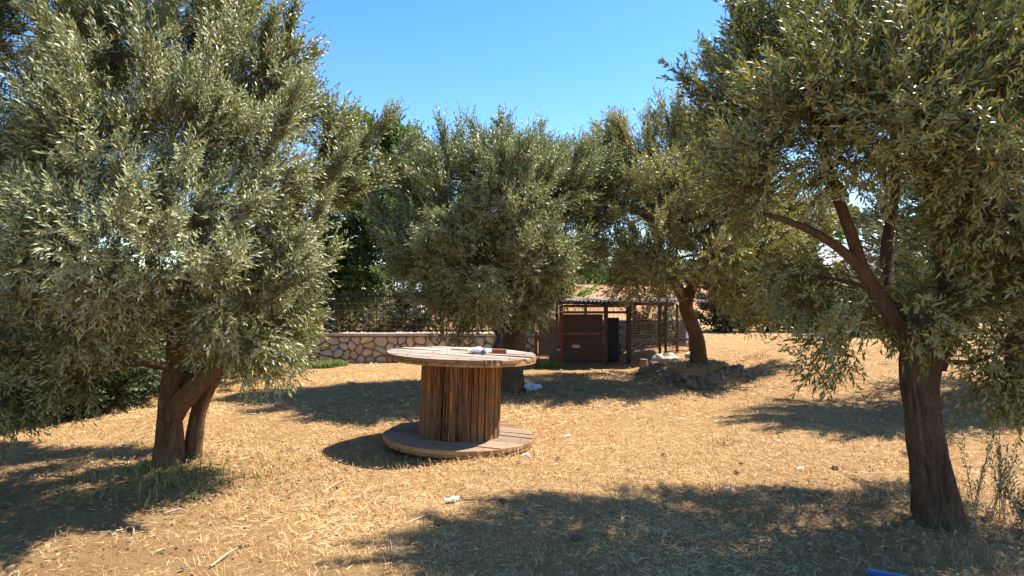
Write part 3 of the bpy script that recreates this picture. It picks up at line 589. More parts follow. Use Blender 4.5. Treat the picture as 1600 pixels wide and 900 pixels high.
# tall background trees beyond the property
for i, (px, d, bl, mt, lab, n) in enumerate([
    (930, 44, [(925, 395, 44, 1.6), (900, 420, 44, 1.1), (960, 410, 45, 1.5), (985, 395, 46, 1.6), (935, 432, 43, .6)], 'broad', 'green tree on the red earth bank behind the pen', 900),
    (1060, 46, [(1040, 400, 46, 2.2), (1090, 400, 46, 2.2), (1070, 430, 45, 1.4), (1140, 400, 47, 2.4)], 'dark', 'dark tree on the hillside behind the stone ringed mound', 1000),
    (400, 30, [(330, 380, 30, 2.4), (430, 380, 30, 2.4), (380, 430, 29, 1.8), (480, 420, 29, 1.5), (250, 400, 30, 2.4), (150, 400, 30, 2.4), (30, 400, 30, 2.6)], 'dark', 'broad dark tree far behind the big left olive', 2000),
    (1310, 36, [(1280, 380, 44, 2.0), (1330, 370, 44, 2.2), (1310, 340, 45, 2.0), (1380, 380, 44, 2.2), (1350, 410, 43, 1.2), (1240, 390, 44, 1.8)], 'broad', 'tall green tree rising behind the white house', 1500),
    (740, 42, [(700, 400, 42, 1.8), (770, 400, 42, 1.8), (830, 410, 42, 1.6), (740, 430, 41, 1.2), (650, 410, 42, 1.5)], 'dark', 'dark tree on the far slope behind the middle olive', 900)]):
    shrub('hillside_tree', px, d, bl, M[mt], lab, n, .22, .12, 70 + i, sub_r=.6, cat='tree')
print('leaves', count, 'tris', count * 2)

# scrub covering the far hills: one far mass
g = np.random.default_rng(77); n = 2600
y = 48 + g.random(n) ** 1.4 * 210; x = (g.random(n) * 2 - 1) * (1.0 * y + 10)
ctr = np.stack([x, y, ground_z(x, y)], 1); rad = .8 + g.random(n) * 1.2
K = 12; idx = np.repeat(np.arange(n), K)
d = g.normal(0, 1, (n * K, 3)); d /= np.linalg.norm(d, axis=1)[:, None]; d[:, 2] = np.abs(d[:, 2]) * 1.2
O = ctr[idx] + d * (rad[idx] * (.5 + .5 * g.random(n * K)))[:, None]
V, q, tint = leaves(O, d + g.normal(0, .5, d.shape), np.full(n * K, .4), 2, .75, .5, g)
tag(MB().add(V, q).build('hill_scrub', M['scrub'], attr=[('tint', 'FACE', tint)]), 'olive green scrub covering the far hillside', 'scrub', kind='stuff')

# ------------------------------------------------------------------ stone wall with iron fence
WY = 14.0; WX0, WX1, WH = -8.6, .50, .57
zb = -.06
wall = empty('stone_wall', ((WX0 + WX1) / 2, WY, 0), 'low rubble stone wall with pale coping below the iron fence', 'wall')
MB().box(((WX0 + WX1) / 2, WY + .16, (zb + WH) / 2), (WX1 - WX0, .28, WH - zb)).build('wall_core', M['mortar'], wall)
def clip(poly, p, nrm):
    out = []
    for i in range(len(poly)):
        a, b = poly[i], poly[(i + 1) % len(poly)]; da, db = np.dot(a - p, nrm), np.dot(b - p, nrm)
        if da <= 0: out.append(a)
        if da * db < 0: out.append(a + (b - a) * da / (da - db))
    return out
def voronoi_cells(pts, x0, x1, y0, y1, gap):
    cells = []
    for i, p in enumerate(pts):
        poly = [np.array(c, float) for c in ((x0, y0), (x1, y0), (x1, y1), (x0, y1))]
        o = np.argsort(np.linalg.norm(pts - p, axis=1))[1:16]
        for j in o:
            dd = pts[j] - p; L = np.linalg.norm(dd); poly = clip(poly, p + dd / 2 - dd / L * gap / 2, dd / L)
            if len(poly) < 3: break
        cells.append(poly if len(poly) >= 3 else None)
    return cells
g = np.random.default_rng(5); pts = []
row_z = [.03, .18, .33, .47]
for r_, z0 in enumerate(row_z):
    x = WX0 + g.random() * .2
    while x < WX1:
        w = .11 + g.random() ** 1.3 * .29; pts.append((x + w / 2, z0 + g.normal(0, .04))); x += w
pts = np.array(pts)
for poly in voronoi_cells(pts, WX0 + .01, WX1 - .01, zb, WH - .012, .018):
    if poly is None: continue
    P = np.array(poly)
    for _ in range(2):
        nxt = np.roll(P, -1, 0); P = np.stack([P * .75 + nxt * .25, P * .25 + nxt * .75], 1).reshape(-1, 2)
    P = P[::max(1, len(P) // 14)]
    if len(P) < 5: continue
    c = P.mean(0); m = len(P); pr = .03 + g.random() ** 1.5 * .055
    rings = [(1.0, .03), (.97, -pr * .55), (.72, -pr), ]
    V = np.concatenate([np.stack([c[0] + (P[:, 0] - c[0]) * s, np.full(m, WY + .02 + y_) , c[1] + (P[:, 1] - c[1]) * s], 1) for s, y_ in rings] + [[[c[0] + g.normal(0, .02), WY + .02 - pr * 1.15, c[1] + g.normal(0, .015)]]])
    V[:, 1] += .022 * vnoise(V * 9, 9) + g.normal(0, .006); V[:, 0] += .014 * vnoise(V * 11, 10); V[:, 2] += .014 * vnoise(V * 11, 12)
    i = np.arange(m); j = (i + 1) % m; Q = np.concatenate([np.stack([k_ * m + i, k_ * m + j, (k_ + 1) * m + j, (k_ + 1) * m + i], 1) for k_ in range(2)])
    T = np.stack([2 * m + i, 2 * m + j, np.full(m, 3 * m)], 1)
    MB().add(V, Q, T).build('stone', M['wall_stone'], wall)
x = WX0 - .03
while x < WX1:
    w = min(.7 + g.random() * .6, WX1 + .03 - x)
    if w > .05:
        MB().box((x + w / 2, WY + .15 + g.normal(0, .006), WH + .027 + g.normal(0, .003)), (w - .012, .40, .05)).build('coping_slab', M['coping'], wall)
    x += w
fence = empty('iron_fence', ((WX0 + WX1) / 2, WY + .15, WH + .055), 'black iron bar fence with thin wires standing on the stone wall', 'fence')
FZ0, FZ1 = WH + .053, 1.44
for x in (-8.5, -6.2, -3.98, -1.55, .44):
    MB().box((x, WY + .15, (FZ0 + FZ1 + .1) / 2), (.11 if x == -3.98 else .07, .07, FZ1 - FZ0 + .1)).build('post', M['iron'], fence)
for z, w in ((FZ1, .035), (FZ0 + .06, .035)):
    MB().bar((-8.5, WY + .152, z), (.44, WY + .152, z), .03, w).build('rail', M['iron'], fence)
for z in (.82, .98, 1.13, 1.28):
    MB().bar((-8.5, WY + .135, z), (.44, WY + .135, z), .006, .007).build('wire', M['wire'], fence)
x = -8.4; bars = None
while x < .40:
    if min(abs(x - p) for p in (-8.5, -6.2, -3.98, -1.55, .44)) > .06:
        if bars is None:
            m_ = MB().bar((0, 0, 0), (0, 0, FZ1 - FZ0 + .08), .019); bars = m_.build('bar', M['iron'], None, link=False)
        o = bars.copy(); o.name = 'bar'; C.objects.link(o); o.parent = fence; o.location = np.array([x, WY + .165, FZ0 + .02]) - base[fence.name]
    x += .146

# ------------------------------------------------------------------ wooden cable spool used as a table
SD = 6.6; sc_ = np.array([(717 - 800) / 1000 * SD, SD, gz((717 - 800) / 1000 * SD, SD) + .0])
spool = empty('cable_spool', sc_, 'big weathered wooden cable spool standing on end as a table', 'cable spool')
TILT = np.array((Matrix.Rotation(R(2.0), 3, 'Y') @ Matrix.Rotation(R(-.6), 3, 'X')))
SB = sc_ + np.array([0, 0, .045])
def sp_add(mb_): mb_.v = [v @ TILT.T + SB for v in mb_.v]; return mb_
def disc_planks(z0, z1, rad, angle, widths, g, gap=.006, wear=.012):
    """planks of a disc: parallel boards cut by the circle, each with thickness"""
    res = []; tot = sum(widths); y = -tot / 2
    ca, sa = math.cos(angle), math.sin(angle)
    for w in widths:
        a, b = y + gap / 2, y + w - gap / 2; y += w
        a_, b_ = max(a, -rad + .004), min(b, rad - .004)
        ys = np.linspace(a_, b_, 7); hx = np.sqrt(np.maximum(rad ** 2 - ys ** 2, 0))
        e1 = g.random(2) * wear * 2; 
        R_ = np.stack([hx - e1[0] * g.random(7), ys], 1); L_ = np.stack([-hx + e1[1] * g.random(7), ys], 1)[::-1]
        P = np.concatenate([R_, L_]); m = len(P); dz = g.normal(0, .003); tl = g.normal(0, .004)
        P = np.stack([P[:, 0] * ca - P[:, 1] * sa, P[:, 0] * sa + P[:, 1] * ca], 1)
        s = 1 - .004 / rad; c = P.mean(0)
        top = np.column_stack([c + (P - c) * .992, np.full(m, z1 + dz) + tl * P[:, 0]]); mid = np.column_stack([P, np.full(m, z1 - .005 + dz) + tl * P[:, 0]]); bot = np.column_stack([P, np.full(m, z0)])
        i = np.arange(m); j = (i + 1) % m
        Q = np.concatenate([np.stack([i, j, m + j, m + i], 1), np.stack([m + i, m + j, 2 * m + j, 2 * m + i], 1)])
        res.append(MB().add(np.concatenate([bot, mid, top]), Q, ngons=[list(range(m))[::-1], list(range(2 * m, 3 * m))]))
    return res
g = np.random.default_rng(8); RAD = .772; H = .90
def flange(z0, top_mat, under_first, mat_under):
    W = .11 + .05 * g.random(11); W *= 2 * RAD / W.sum()
    za, zb_, zc = (z0, z0 + .032, z0 + .068)
    lower = disc_planks(za, zb_ - .002, RAD - .006, PLA + math.pi / 2, list(W[::-1]), g)
    upper = disc_planks(zb_, zc, RAD, PLA, list(W), g)
    acc = MB()
    for m_ in lower: acc.add(m_.v[0], m_.q[0], ngons=m_.ng)
    fl = sp_add(acc).build('flange', mat_under, spool)
    for m_ in upper:
        ns_ = sum(len(q) for q in m_.q); pk = sp_add(m_).build('plank', top_mat, fl); pk.data.materials.append(mat_under)
        pk.data.polygons.foreach_set('material_index', np.array([1] * ns_ + [0] * (len(pk.data.polygons) - ns_), np.int32))
    # nail heads in two rings
    nb = MB()
    for rr_ in (.30, .66):
        for a in np.arange(0, 6.28, .42):
            x_, y_ = rr_ * math.cos(a + .1), rr_ * math.sin(a + .1)
            nb.tube([(x_, y_, zc - .004), (x_, y_, zc + .005)], .007, 6)
    sp_add(nb).build('nail_heads', M['nail'], fl, kind='stuff')
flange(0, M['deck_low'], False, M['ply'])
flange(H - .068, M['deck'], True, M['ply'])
RD = .418; NS = 36
MB_c = MB().tube([(0, 0, .07), (0, 0, H - .07)], [RD - .045, RD - .045], 30)
sp_add(MB_c).build('core', M['hollow'], spool)
for i in range(NS):
    a0 = 2 * math.pi * (i + .1 * g.normal()) / NS; a1 = 2 * math.pi * (i + 1) / NS - .010 + .004 * g.normal()
    ro = RD + g.normal(0, .0035); ri = RD - .035; zt = H - .0702; P = []
    tw = g.normal(0, .003)
    prof = [(a0, ri), (a0, ro - .006 - tw), (a0 + .012, ro - tw), ((a0 + a1) / 2, ro + .002), (a1 - .012, ro + tw), (a1, ro - .006 + tw), (a1, ri)]
    for z in (.0685, zt):
        f = 1.0 if z < .1 else .985
        P += [(r_ * f * math.cos(a), r_ * f * math.sin(a), z) for a, r_ in prof]
    m = len(prof); ii_ = np.arange(m); jj = (ii_ + 1) % m
    mbs = MB().add(P, np.stack([ii_, jj, m + jj, m + ii_], 1), ngons=[list(range(m))[::-1], list(range(m, 2 * m))])
    sp_add(mbs).build('stave', M['stave'], spool)
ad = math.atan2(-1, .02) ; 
mbs = MB().box((RD * math.cos(ad) * 1.012, RD * math.sin(ad) * 1.012, H - .19), (.004, .004, .16)); sp_add(mbs).build('pale_strip', M['twig'], spool)  # thin pale upright strip, set slightly proud of the drum front
def spool_top(px, dy): # point on the table top
    x = (px - 800) / 1000 * (SD + dy) - sc_[0]
    return TILT @ np.array([x, dy, H + .002]) + SB

# things on the spool
def lump(mb_, c, r, seed, n=10, m=7, amp=.3, freq=9):
    th = np.arange(n) / n * 2 * math.pi; V = []
    for k_ in range(m + 1):
        ph = math.pi * k_ / m
        V.append(np.stack([np.sin(ph) * np.cos(th), np.sin(ph) * np.sin(th), np.full(n, math.cos(ph))], 1))
    V = np.concatenate(V); f = 1 + amp * vnoise(V * 1.7 + seed * 3.1, seed) + amp * .6 * vnoise(V * 4.1 + seed, seed + 3)
    V = V * f[:, None] * np.array(r) + np.array(c); i = np.arange(n); j = (i + 1) % n
    return mb_.add(V, np.concatenate([np.stack([k_ * n + i, (k_ + 1) * n + i, (k_ + 1) * n + j, k_ * n + j], 1) for k_ in range(m)]))
p = spool_top(740, -.05)
w_ = empty('plastic_wrapper', p, 'crumpled white plastic wrapper with dark blue print lying on the spool top', 'wrapper')
Mw = Matrix.Rotation(R(-8), 3, 'Z')
mbw = MB(); lump(mbw, p + [0, 0, .030], (.078, .05, .034), 4, 18, 12, .35); mbw.build('sheet', M['white'], w_)
mbw = MB(); lump(mbw, p + [.072, -.014, .026], (.024, .045, .028), 7, 12, 8, .3); mbw.build('printed_band', M['print'], w_)
mbw = MB(); lump(mbw, p + [.098, .012, .02], (.022, .035, .02), 9, 12, 8, .35); mbw.build('end_fold', M['white'], w_)
p = spool_top(775, .02)
Mz = Matrix.Rotation(R(4), 3, 'Z') @ Matrix.Rotation(R(2), 3, 'Y')
mb = MB().box((0, 0, .024), (.15, .07, .046), Mz)
o = mb.build('brick', M['brick']); o.location = p; tag(o, 'small red brown brick lying on the spool top right of the white wrapper', 'brick')
bv = o.modifiers.new('bevel', 'BEVEL'); bv.width = .003; bv.segments = 2
p = spool_top(757, .03); q_ = spool_top(700, .28)
o = MB().tube(catmull([p + [.03, 0, .008], (p + q_) / 2 + [0.02, .03, .009], q_ + [0, 0, .008]], 4), .006, 6).build('stick', M['board']); tag(o, 'thin dark stick lying across the spool top behind the wrapper', 'stick')

# ------------------------------------------------------------------ animal pen
PY = 12.9
def pz(py, d=PY): return CAM_Z - (py - 455) / 1000 * d
def pxx(px, d=PY): return (px - 800) / 1000 * d
pen = empty('animal_pen', (pxx(920), PY, gz(pxx(920), PY)), 'low rusty animal pen with wire mesh sides and a corrugated roof', 'animal pen')
ZT = pz(474)
def post(x, y, z1, w=.06, mat='dark_steel'): MB().box((x, y, (gz(x, y) - .05 + z1) / 2), (w, w, z1 - gz(x, y) + .05)).build('post', M[mat], pen)
xs = [pxx(877), pxx(948), pxx(983)]
post(xs[0], PY, ZT, .075, 'red_paint'); post(pxx(838), PY, pz(520), .055, 'red_paint')
post(xs[1] - .02, PY + .02, ZT, .07); post(xs[2] - .01, PY, ZT, .085)
YB = PY + 1.9
for px, yy in ((1031, 13.6), (1040, 13.6), (1058, 13.9), (1078, 13.9)): post(pxx(px, yy), yy, pz(476, yy), .05)
for px in (870, 915, 948, 990, 1030): post(pxx(px, YB), YB, pz(474, YB), .055)
for (a, b, z) in ((xs[0], xs[2], pz(478)), (xs[0], xs[2], pz(488)),): MB().bar((a, PY + .012, z), (b, PY + .012, z), .035, .05).build('rail', M['rust_rail'], pen)
MB().bar((pxx(862), PY - .045, pz(472)), (pxx(1060), PY + .35, pz(476)), .03, .07).build('fascia', M['rust_rail'], pen)
MB().bar((xs[0], PY + .01, pz(521)), (xs[1], PY + .01, pz(521)), .03, .03).build('rail', M['red_paint'], pen)
for z in (515, 528): MB().bar((xs[1], PY + .9, pz(z)), (xs[2], PY + .9, pz(z)), .03, .035).build('rail', M['dark_steel'], pen)
for z in (505, 533): MB().bar((xs[2], PY + .012, pz(z)), (pxx(1031, 13.6), 13.6, pz(z)), .025, .025).build('rail', M['rust_rail'], pen)
MB().bar((pxx(1036, 13.65), 13.65, pz(532, 13.6)), (pxx(1085, 13.9), 13.9, pz(530, 13.9)), .04, .04).build('rail', M['dark_steel'], pen)
# corrugated roof sheets
nx_ = 13
x = pxx(858); sheet_w = .82; g = np.random.default_rng(3)
while x < pxx(1050):
    u = np.linspace(0, sheet_w - .004, 45); w2 = .022 * np.cos(u / .076 * 2 * math.pi); ys = [PY - .16 + g.normal(0, .02), PY + 1.0, YB + .15]
    zt = [pz(470.0), pz(470.0) + .0, pz(470) + .01]
    V = np.concatenate([np.stack([x + u, np.full(45, yy), zz + w2 + .02 * 0], 1) for yy, zz in zip(ys, zt)]); V2 = V - [0, 0, .004]
    i = np.arange(44); Q = [];
    for k_ in range(2): Q.append(np.stack([k_ * 45 + i, k_ * 45 + i + 1, (k_ + 1) * 45 + i + 1, (k_ + 1) * 45 + i], 1))
    Q = np.concatenate(Q); mbr = MB().add(np.concatenate([V, V2]), np.concatenate([Q, Q[:, ::-1] + 135, np.stack([i, i + 135, i + 136, i + 1], 1)]))
    mbr.build('roof_sheet', M['roof_sheet'], pen); x += sheet_w - .04
# ribbed sheet wall (horizontal corrugations) at the back of the left bay, and the solid dark panels
def ribbed(x0, x1, y, z0, z1, n, amp, mat, vertical=False, name='ribbed_sheet'):
    m = n * 4 + 1; t_ = np.linspace(0, 1, m); o_ = amp * np.cos(t_ * n * 2 * math.pi)
    if vertical: A = np.stack([x0 + (x1 - x0) * t_, y + o_, np.full(m, z0)], 1); B_ = np.stack([x0 + (x1 - x0) * t_, y + o_, np.full(m, z1)], 1)
    else: A = np.stack([np.full(m, x0), y + o_, z0 + (z1 - z0) * t_], 1); B_ = np.stack([np.full(m, x1), y + o_, z0 + (z1 - z0) * t_], 1)
    i = np.arange(m - 1); V = np.concatenate([A, B_, A + [0, .004, 0], B_ + [0, .004, 0]])
    q1 = np.stack([i, m + i, m + i + 1, i + 1], 1)
    return MB().add(V, np.concatenate([q1, q1[:, ::-1] + 2 * m])).build(name, mat, pen)
ribbed(xs[0] + .05, xs[1], PY + .55, gz(1.4, PY + .5) - .03, pz(491, PY + .5), 13, .030, M['sheet'])
ribbed(xs[1] + .02, pxx(967, PY + .5), PY + .45, gz(2, PY + .5) - .03, pz(496, PY + .5), 9, .010, M['blue_sheet'], True, 'door_panel')
MB().box((pxx(925), PY + 1.25, .18), (1.6, .04, .45)).build('kick_board', M['sheet'], pen)
# gate
gx0, gx1 = pxx(842), pxx(874)
gate = MB()
for a, b in (((gx0, pz(572)), (gx0, pz(500))), ((gx1, pz(572)), (gx1, pz(500))), ((gx0, pz(500)), (gx1, pz(500))), ((gx0, pz(571)), (gx1, pz(571)))):
    gate.bar((a[0], PY - .03, a[1]), (b[0], PY - .03, b[1]), .03)
gate = gate.build('gate', M['red_paint'], pen); tag(gate, 'red framed gate of upright bars')
for k_ in range(1, 12):
    x = gx0 + (gx1 - gx0) * k_ / 12; MB().bar((x, PY - .03, pz(570)), (x, PY - .03, pz(501)), .009).build('bar', M['pen_wire'], gate)
MB().box(((gx0 + gx1) / 2, PY + .03, (pz(555) + pz(512)) / 2), (gx1 - gx0 - .03, .01, pz(512) - pz(555))).build('backing_sheet', M['blue_sheet'], gate)
lt = MB().box((gx1 - .02, PY - .07, pz(546)), (.07, .03, .045)).build('latch', M['wire'], gate)
# wire mesh of each bay
def mesh_panel(x0, y0, x1, y1, z0, z1, sx_, sz_, r=.0022):
    m_ = MB(); L = math.hypot(x1 - x0, y1 - y0)
    for k_ in range(int(L / sx_) + 1):
        f = k_ * sx_ / L; m_.bar((x0 + (x1 - x0) * f, y0 + (y1 - y0) * f, z0), (x0 + (x1 - x0) * f, y0 + (y1 - y0) * f, z1), r * 2)
    z = z0
    while z < z1: m_.bar((x0, y0 + .003, z), (x1, y1 + .003, z), r * 2); z += sz_
    return m_.build('mesh_panel', M['pen_wire'], pen, kind='stuff')
mesh_panel(xs[0] + .05, PY - .01, xs[1] - .03, PY - .01, gz(1.4, PY), pz(480), .045, .045)
mesh_panel(xs[2] + .04, PY + .03, pxx(1031, 13.6) - .03, 13.57, gz(2.7, 13.3) - .05, pz(480), .06, .05)
mesh_panel(xs[0], YB - .03, pxx(1030, YB), YB - .03, gz(1.5, YB), pz(476, YB), .09, .09)
mesh_panel(pxx(1042, 13.6), 13.62, pxx(1078, 13.9), 13.88, gz(3.4, 13.7), pz(480, 13.7), .07, .07)
# things in and by the pen
x, y = pxx(900, PY + .3), PY + .3
o = MB().tube([(x, y, pz(545)), (x, y, pz(541))], [.07, .085], 14).build('feed_bowl', M['white']); tag(o, 'white feeding bowl hooked inside the pen mesh', 'bowl')
x, y = pxx(990, PY + 1.0), PY + 1.2
o = MB(); [o.bar((x - .7 + .12 * k_, y - .3 + .1 * math.sin(k_ * 3), gz(x, y) + .03 + .03 * (k_ % 3)), (x - .2 + .1 * k_, y + .3, gz(x, y) + .22 + .05 * (k_ % 2)), .03) for k_ in range(7)]
tag(o.build('brushwood_heap', M['board']), 'heap of dark brushwood lying on the floor of the pen', 'brushwood')
# concrete wall behind the pen, a tarp over it
cw = empty('concrete_wall', (pxx(1010, 16), 16, gz(3.4, 16)), 'rough grey concrete wall running behind the pen', 'wall')
for x0, x1 in ((.9, 2.2), (2.21, 3.5), (3.51, 4.5)):
    MB().box(((x0 + x1) / 2, 16 + .01 * x0, .33), (x1 - x0, .16, 1.0)).build('slab', M['concrete'], cw)
V = []; nu, nv = 14, 12
for j in range(nv):
    for i in range(nu):
        u, v_ = i / (nu - 1), j / (nv - 1); q = at(1058 + 34 * u, 500 + 40 * v_, 14.3)
        V.append(q + [0.0, .10 * math.sin(u * 11 + v_ * 2) * (.3 + v_) - .16 * v_, .05 * math.sin(u * 3)])
i = np.arange(nu * nv).reshape(nv, nu); Q = np.stack([i[:-1, :-1], i[:-1, 1:], i[1:, 1:], i[1:, :-1]], -1).reshape(-1, 4)
o = MB().add(V, Q).build('tarpaulin', M['tarp'], smooth=True); tag(o, 'grey folded tarpaulin hanging at the right end of the pen', 'tarpaulin')
o.modifiers.new('thickness', 'SOLIDIFY').thickness = .008

# ------------------------------------------------------------------ stone ring of the mound
ring = empty('stone_ring', (MOUND[0], MOUND[1], gz(*MOUND)), 'dark dry stone ring banked round the foot of the leaning olive', 'stone ring')
g = np.random.default_rng(41); protos = []
for k_ in range(7):
    m_ = MB(); lump(m_, (0, 0, 0), (1, .8, .62), 20 + k_, 9, 6, .38)
    o = m_.build('stone', M['rock'], None, link=False); protos.append(o.data)
def rock(mesh, parent, p, s, name='stone'):
    o = bpy.data.objects.new(name, mesh); C.objects.link(o); o.parent = parent
    o.location = np.array(p) - (base[parent.name] if parent else 0); o.scale = (s * (.8 + .5 * g.random()), s * (.8 + .5 * g.random()), s * (.75 + .4 * g.random()))
    o.rotation_euler = (g.normal(0, .3), g.normal(0, .3), g.random() * 6.28); return o
for row in range(3):
    for a in np.arange(0, 2 * math.pi, .15):
        if row >= 2 and not (math.pi * .95 < a < 2.02 * math.pi): continue
        a2 = a + g.normal(0, .04); rr = 1.06 - .085 * row + g.normal(0, .03)
        rr *= .84 + .10 * math.sin(3 * a + 1); x = MOUND[0] + .95 * rr * math.cos(a2); y = MOUND[1] + .88 * rr * math.sin(a2)
        zg = gz(MOUND[0] + .95 * math.cos(a2), MOUND[1] + .88 * math.sin(a2))
        rock(protos[int(g.random() * 7)], ring, (x, y, max(gz(x, y) - .02, zg + .025 + .062 * row)), .052 + .045 * g.random())
def loose(px, py, d, r, mat, name, label, cat, group=None, seed=3, flat=.7):
    x = (px - 800) / 1000 * d; m_ = MB(); lump(m_, (0, 0, 0), (r, r * .8, r * flat), seed, 12, 8, .35)
    o = m_.build(name, mat, None); o.location = (x, d, gz(x, d) + r * flat * .5); tag(o, label, cat, group); return o
loose(1042, 550, 12.4, .26, M['pale_rock'], 'boulder', 'large pale boulder lying behind the stone ring', 'boulder', seed=5, flat=.5)
loose(1022, 556, 12.2, .12, M['rock'], 'boulder', 'smaller brown boulder left of the pale boulder', 'boulder', seed=6)
loose(1085, 542, 13.0, .2, M['pale_rock'], 'boulder', 'pale boulder half hidden behind the leaning trunk', 'boulder', seed=7, flat=.45)
x, y = pxx(1005, 12.2), 12.2
o = MB().tube([(x, y, gz(x, y) - .02), (x + .01, y, gz(x, y) + .19)], [.085, .075], 12, lambda th, k_, p: 1 + .1 * np.sin(3 * th)).build('log_stump', M['board'], smooth=False); tag(o, 'short sawn log standing at the corner of the pen', 'log')
x, y = pxx(1060, 11.9), 11.9; z = gz(x, y)
o = MB().tube(catmull([(x - .12, y, z + .10), (x - .03, y, z + .12), (x + .1, y + .02, z + .06), (x + .2, y, z + .03)], 5), [.05, .06, .035, .02] and np.linspace(.065, .02, 16), 8).build('dark_branch', M['black']); tag(o, 'charred dark branch end lying behind the stone ring', 'branch')

# ------------------------------------------------------------------ things by the trees
# cloth hanging from the middle olive
V = []; nu, nv = 10, 10
for j in range(nv):
    for i in range(nu):
        u, v_ = i / (nu - 1), j / (nv - 1); q = at(783 - 14 * v_ + (4 + 20 * v_) * u, 506 + 40 * v_, 9.55)
        V.append(q + [0, .05 * math.sin(u * 9 + v_) * v_, 0])
i = np.arange(nu * nv).reshape(nv, nu); Q = np.stack([i[:-1, :-1], i[:-1, 1:], i[1:, 1:], i[1:, :-1]], -1).reshape(-1, 4)
o = MB().add(V, Q).build('hanging_cloth', M['cloth'], smooth=True); tag(o, 'dark grey cloth hanging from a limb of the middle olive', 'cloth'); o.modifiers.new('thickness', 'SOLIDIFY').thickness = .006
x, y = pxx(830, 10), 9.85; m_ = MB(); z = gz(x, y)
lump(m_, (x, y, z + .055), (.11, .08, .055), 15, 22, 16, .75); lump(m_, (x - .12, y + .08, z + .06), (.06, .06, .075), 18, 18, 14, .8)
o = m_.build('plastic_bag', M['bag']); tag(o, 'crumpled white plastic bag at the foot of the middle olive', 'plastic bag')
# a few uneven grass tufts
tufts('green_grass', [(-2.72, 5.0, .26, 80), (-2.4, 5.1, .26, 75), (-3.0, 4.98, .34, 70), (-2.5, 4.8, .3, 50), (-2.9, 5.3, .35, 60), (-2.1, 5.2, .3, 30), (-3.4, 5.1, .4, 40)], M['green'], 'green grass blades around the foot of the left olive', 'grass', h=.13, wid=.0028, tlo=.25, thi=1.25)
tufts('green_weeds', [(-3.95, 13.35, .35, 900), (-4.3, 13.2, .3, 600), (-3.7, 13.5, .25, 350)], M['green'], 'bright green patch of low weeds at the stone wall foot', 'weeds', h=.12, wid=.008, tlo=.2, thi=.9, seed=6)
tufts('pen_weeds', [(pxx(858), PY - .1, .3, 200), (pxx(870), PY - .05, .2, 120)], M['green'], 'thin green weeds growing along the pen gate', 'weeds', h=.16, wid=.006, tlo=.3, thi=1, seed=7)
tufts('dry_tufts', [(-2.05, 5.28, .07, 60), (1.6, 4.95, .10, 60), (4.6, 12, .25, 120), (2.2, 6.6, .15, 50), (2.5, 4.6, .2, 60), (3.6, 5.2, .3, 120), (3.3, 4.3, .3, 150), (-.6, 5.9, .3, 70), (.1, 5.95, .25, 70)], M['straw'], 'upright tufts of dry straw standing out of the ground', 'dry grass', h=.08, wid=.003, tlo=.1, thi=.8, seed=9)
# fallen leaves under the crowns
g = np.random.default_rng(61); PL = []
for (x0, y0, rx, n) in ((-2.8, 5.3, 1.7, 2600), (2.7, 4.2, 1.5, 2600), (0, 9.9, 1.6, 1800), (3.1, 10.8, 1.6, 1500), (6, 8.2, 1.8, 1200)):
    q = g.normal(0, .55, (n, 2)) * rx; PL.append(np.stack([x0 + q[:, 0], y0 + q[:, 1]], 1))
P = np.concatenate(PL); n = len(P); A = np.stack([P[:, 0], P[:, 1], ground_z(P[:, 0], P[:, 1]) + .012 + .018 * g.random(n)], 1)
th = g.random(n) * 6.283; D = np.stack([np.cos(th), np.sin(th), g.normal(0, .25, n)], 1) * (.03 + .03 * g.random(n))[:, None]
sd = np.stack([-np.sin(th), np.cos(th), g.normal(0, .5, n)], 1) * (.006 * np.maximum(1, P[:, 1] / 6))[:, None]
tag(MB().add(np.stack([A, A + D * .5 + sd, A + D, A + D * .5 - sd], 1).reshape(-1, 3), np.arange(n)[:, None] * 4 + [0, 1, 2, 3]).build('leaf_litter', M['litter'], attr=[('tint', 'FACE', g.random(n))]), 'brown fallen olive leaves lying under the trees', 'leaf litter', kind='stuff')
# wispy weed and suckers on the right
def stemplant(name, px, d, label, n, h, seed, mat, lean=.25):
    x, y, z = on_ground(px, d); t = empty(name, (x, y, z), label, 'plant'); g = np.random.default_rng(seed); sm = MB(); PB, DD, LL = [], [], []
    for k_ in range(n):
        a = g.random() * 6.28; hh = h * (.5 + .6 * g.random()); ln = lean * g.random()
        P = catmull([(x + .06 * g.normal(), y + .06 * g.normal(), z - .01), (x + ln * .4 * hh * math.cos(a) * 2, y + ln * .4 * hh * math.sin(a), z + hh * .55), (x + ln * 2 * hh * math.cos(a), y + ln * hh * math.sin(a), z + hh)], 6)
        sm.tube(P, np.linspace(.004, .0015, len(P)), 4)
        for i in range(3, len(P) - 1): PB.append(P[i]); DD.append(P[i + 1] - P[i] + g.normal(0, .01, 3)); LL.append(.05)
    sm.build('stem', M['twig'], t); V, q, tint = leaves(np.array(PB), np.array(DD), np.array(LL), 5, .035, .009, g)
    MB().add(V, q).build('leaf_sprays', mat, t, attr=[('tint', 'FACE', tint)], kind='stuff')
stemplant('wispy_weed', 1562, 4.35, 'wispy grey weed with thin upright stems right of the near trunk', 12, .6, 3, M['scrub'])
stemplant('wispy_weed', 1598, 4.0, 'low purple grey weed at the right picture edge by the near trunk', 10, .3, 4, M['scrub'])
stemplant('olive_sucker', 1520, 4.12, 'young olive sucker shooting up beside the near right trunk', 4, .75, 5, M['olive_near'], .35)

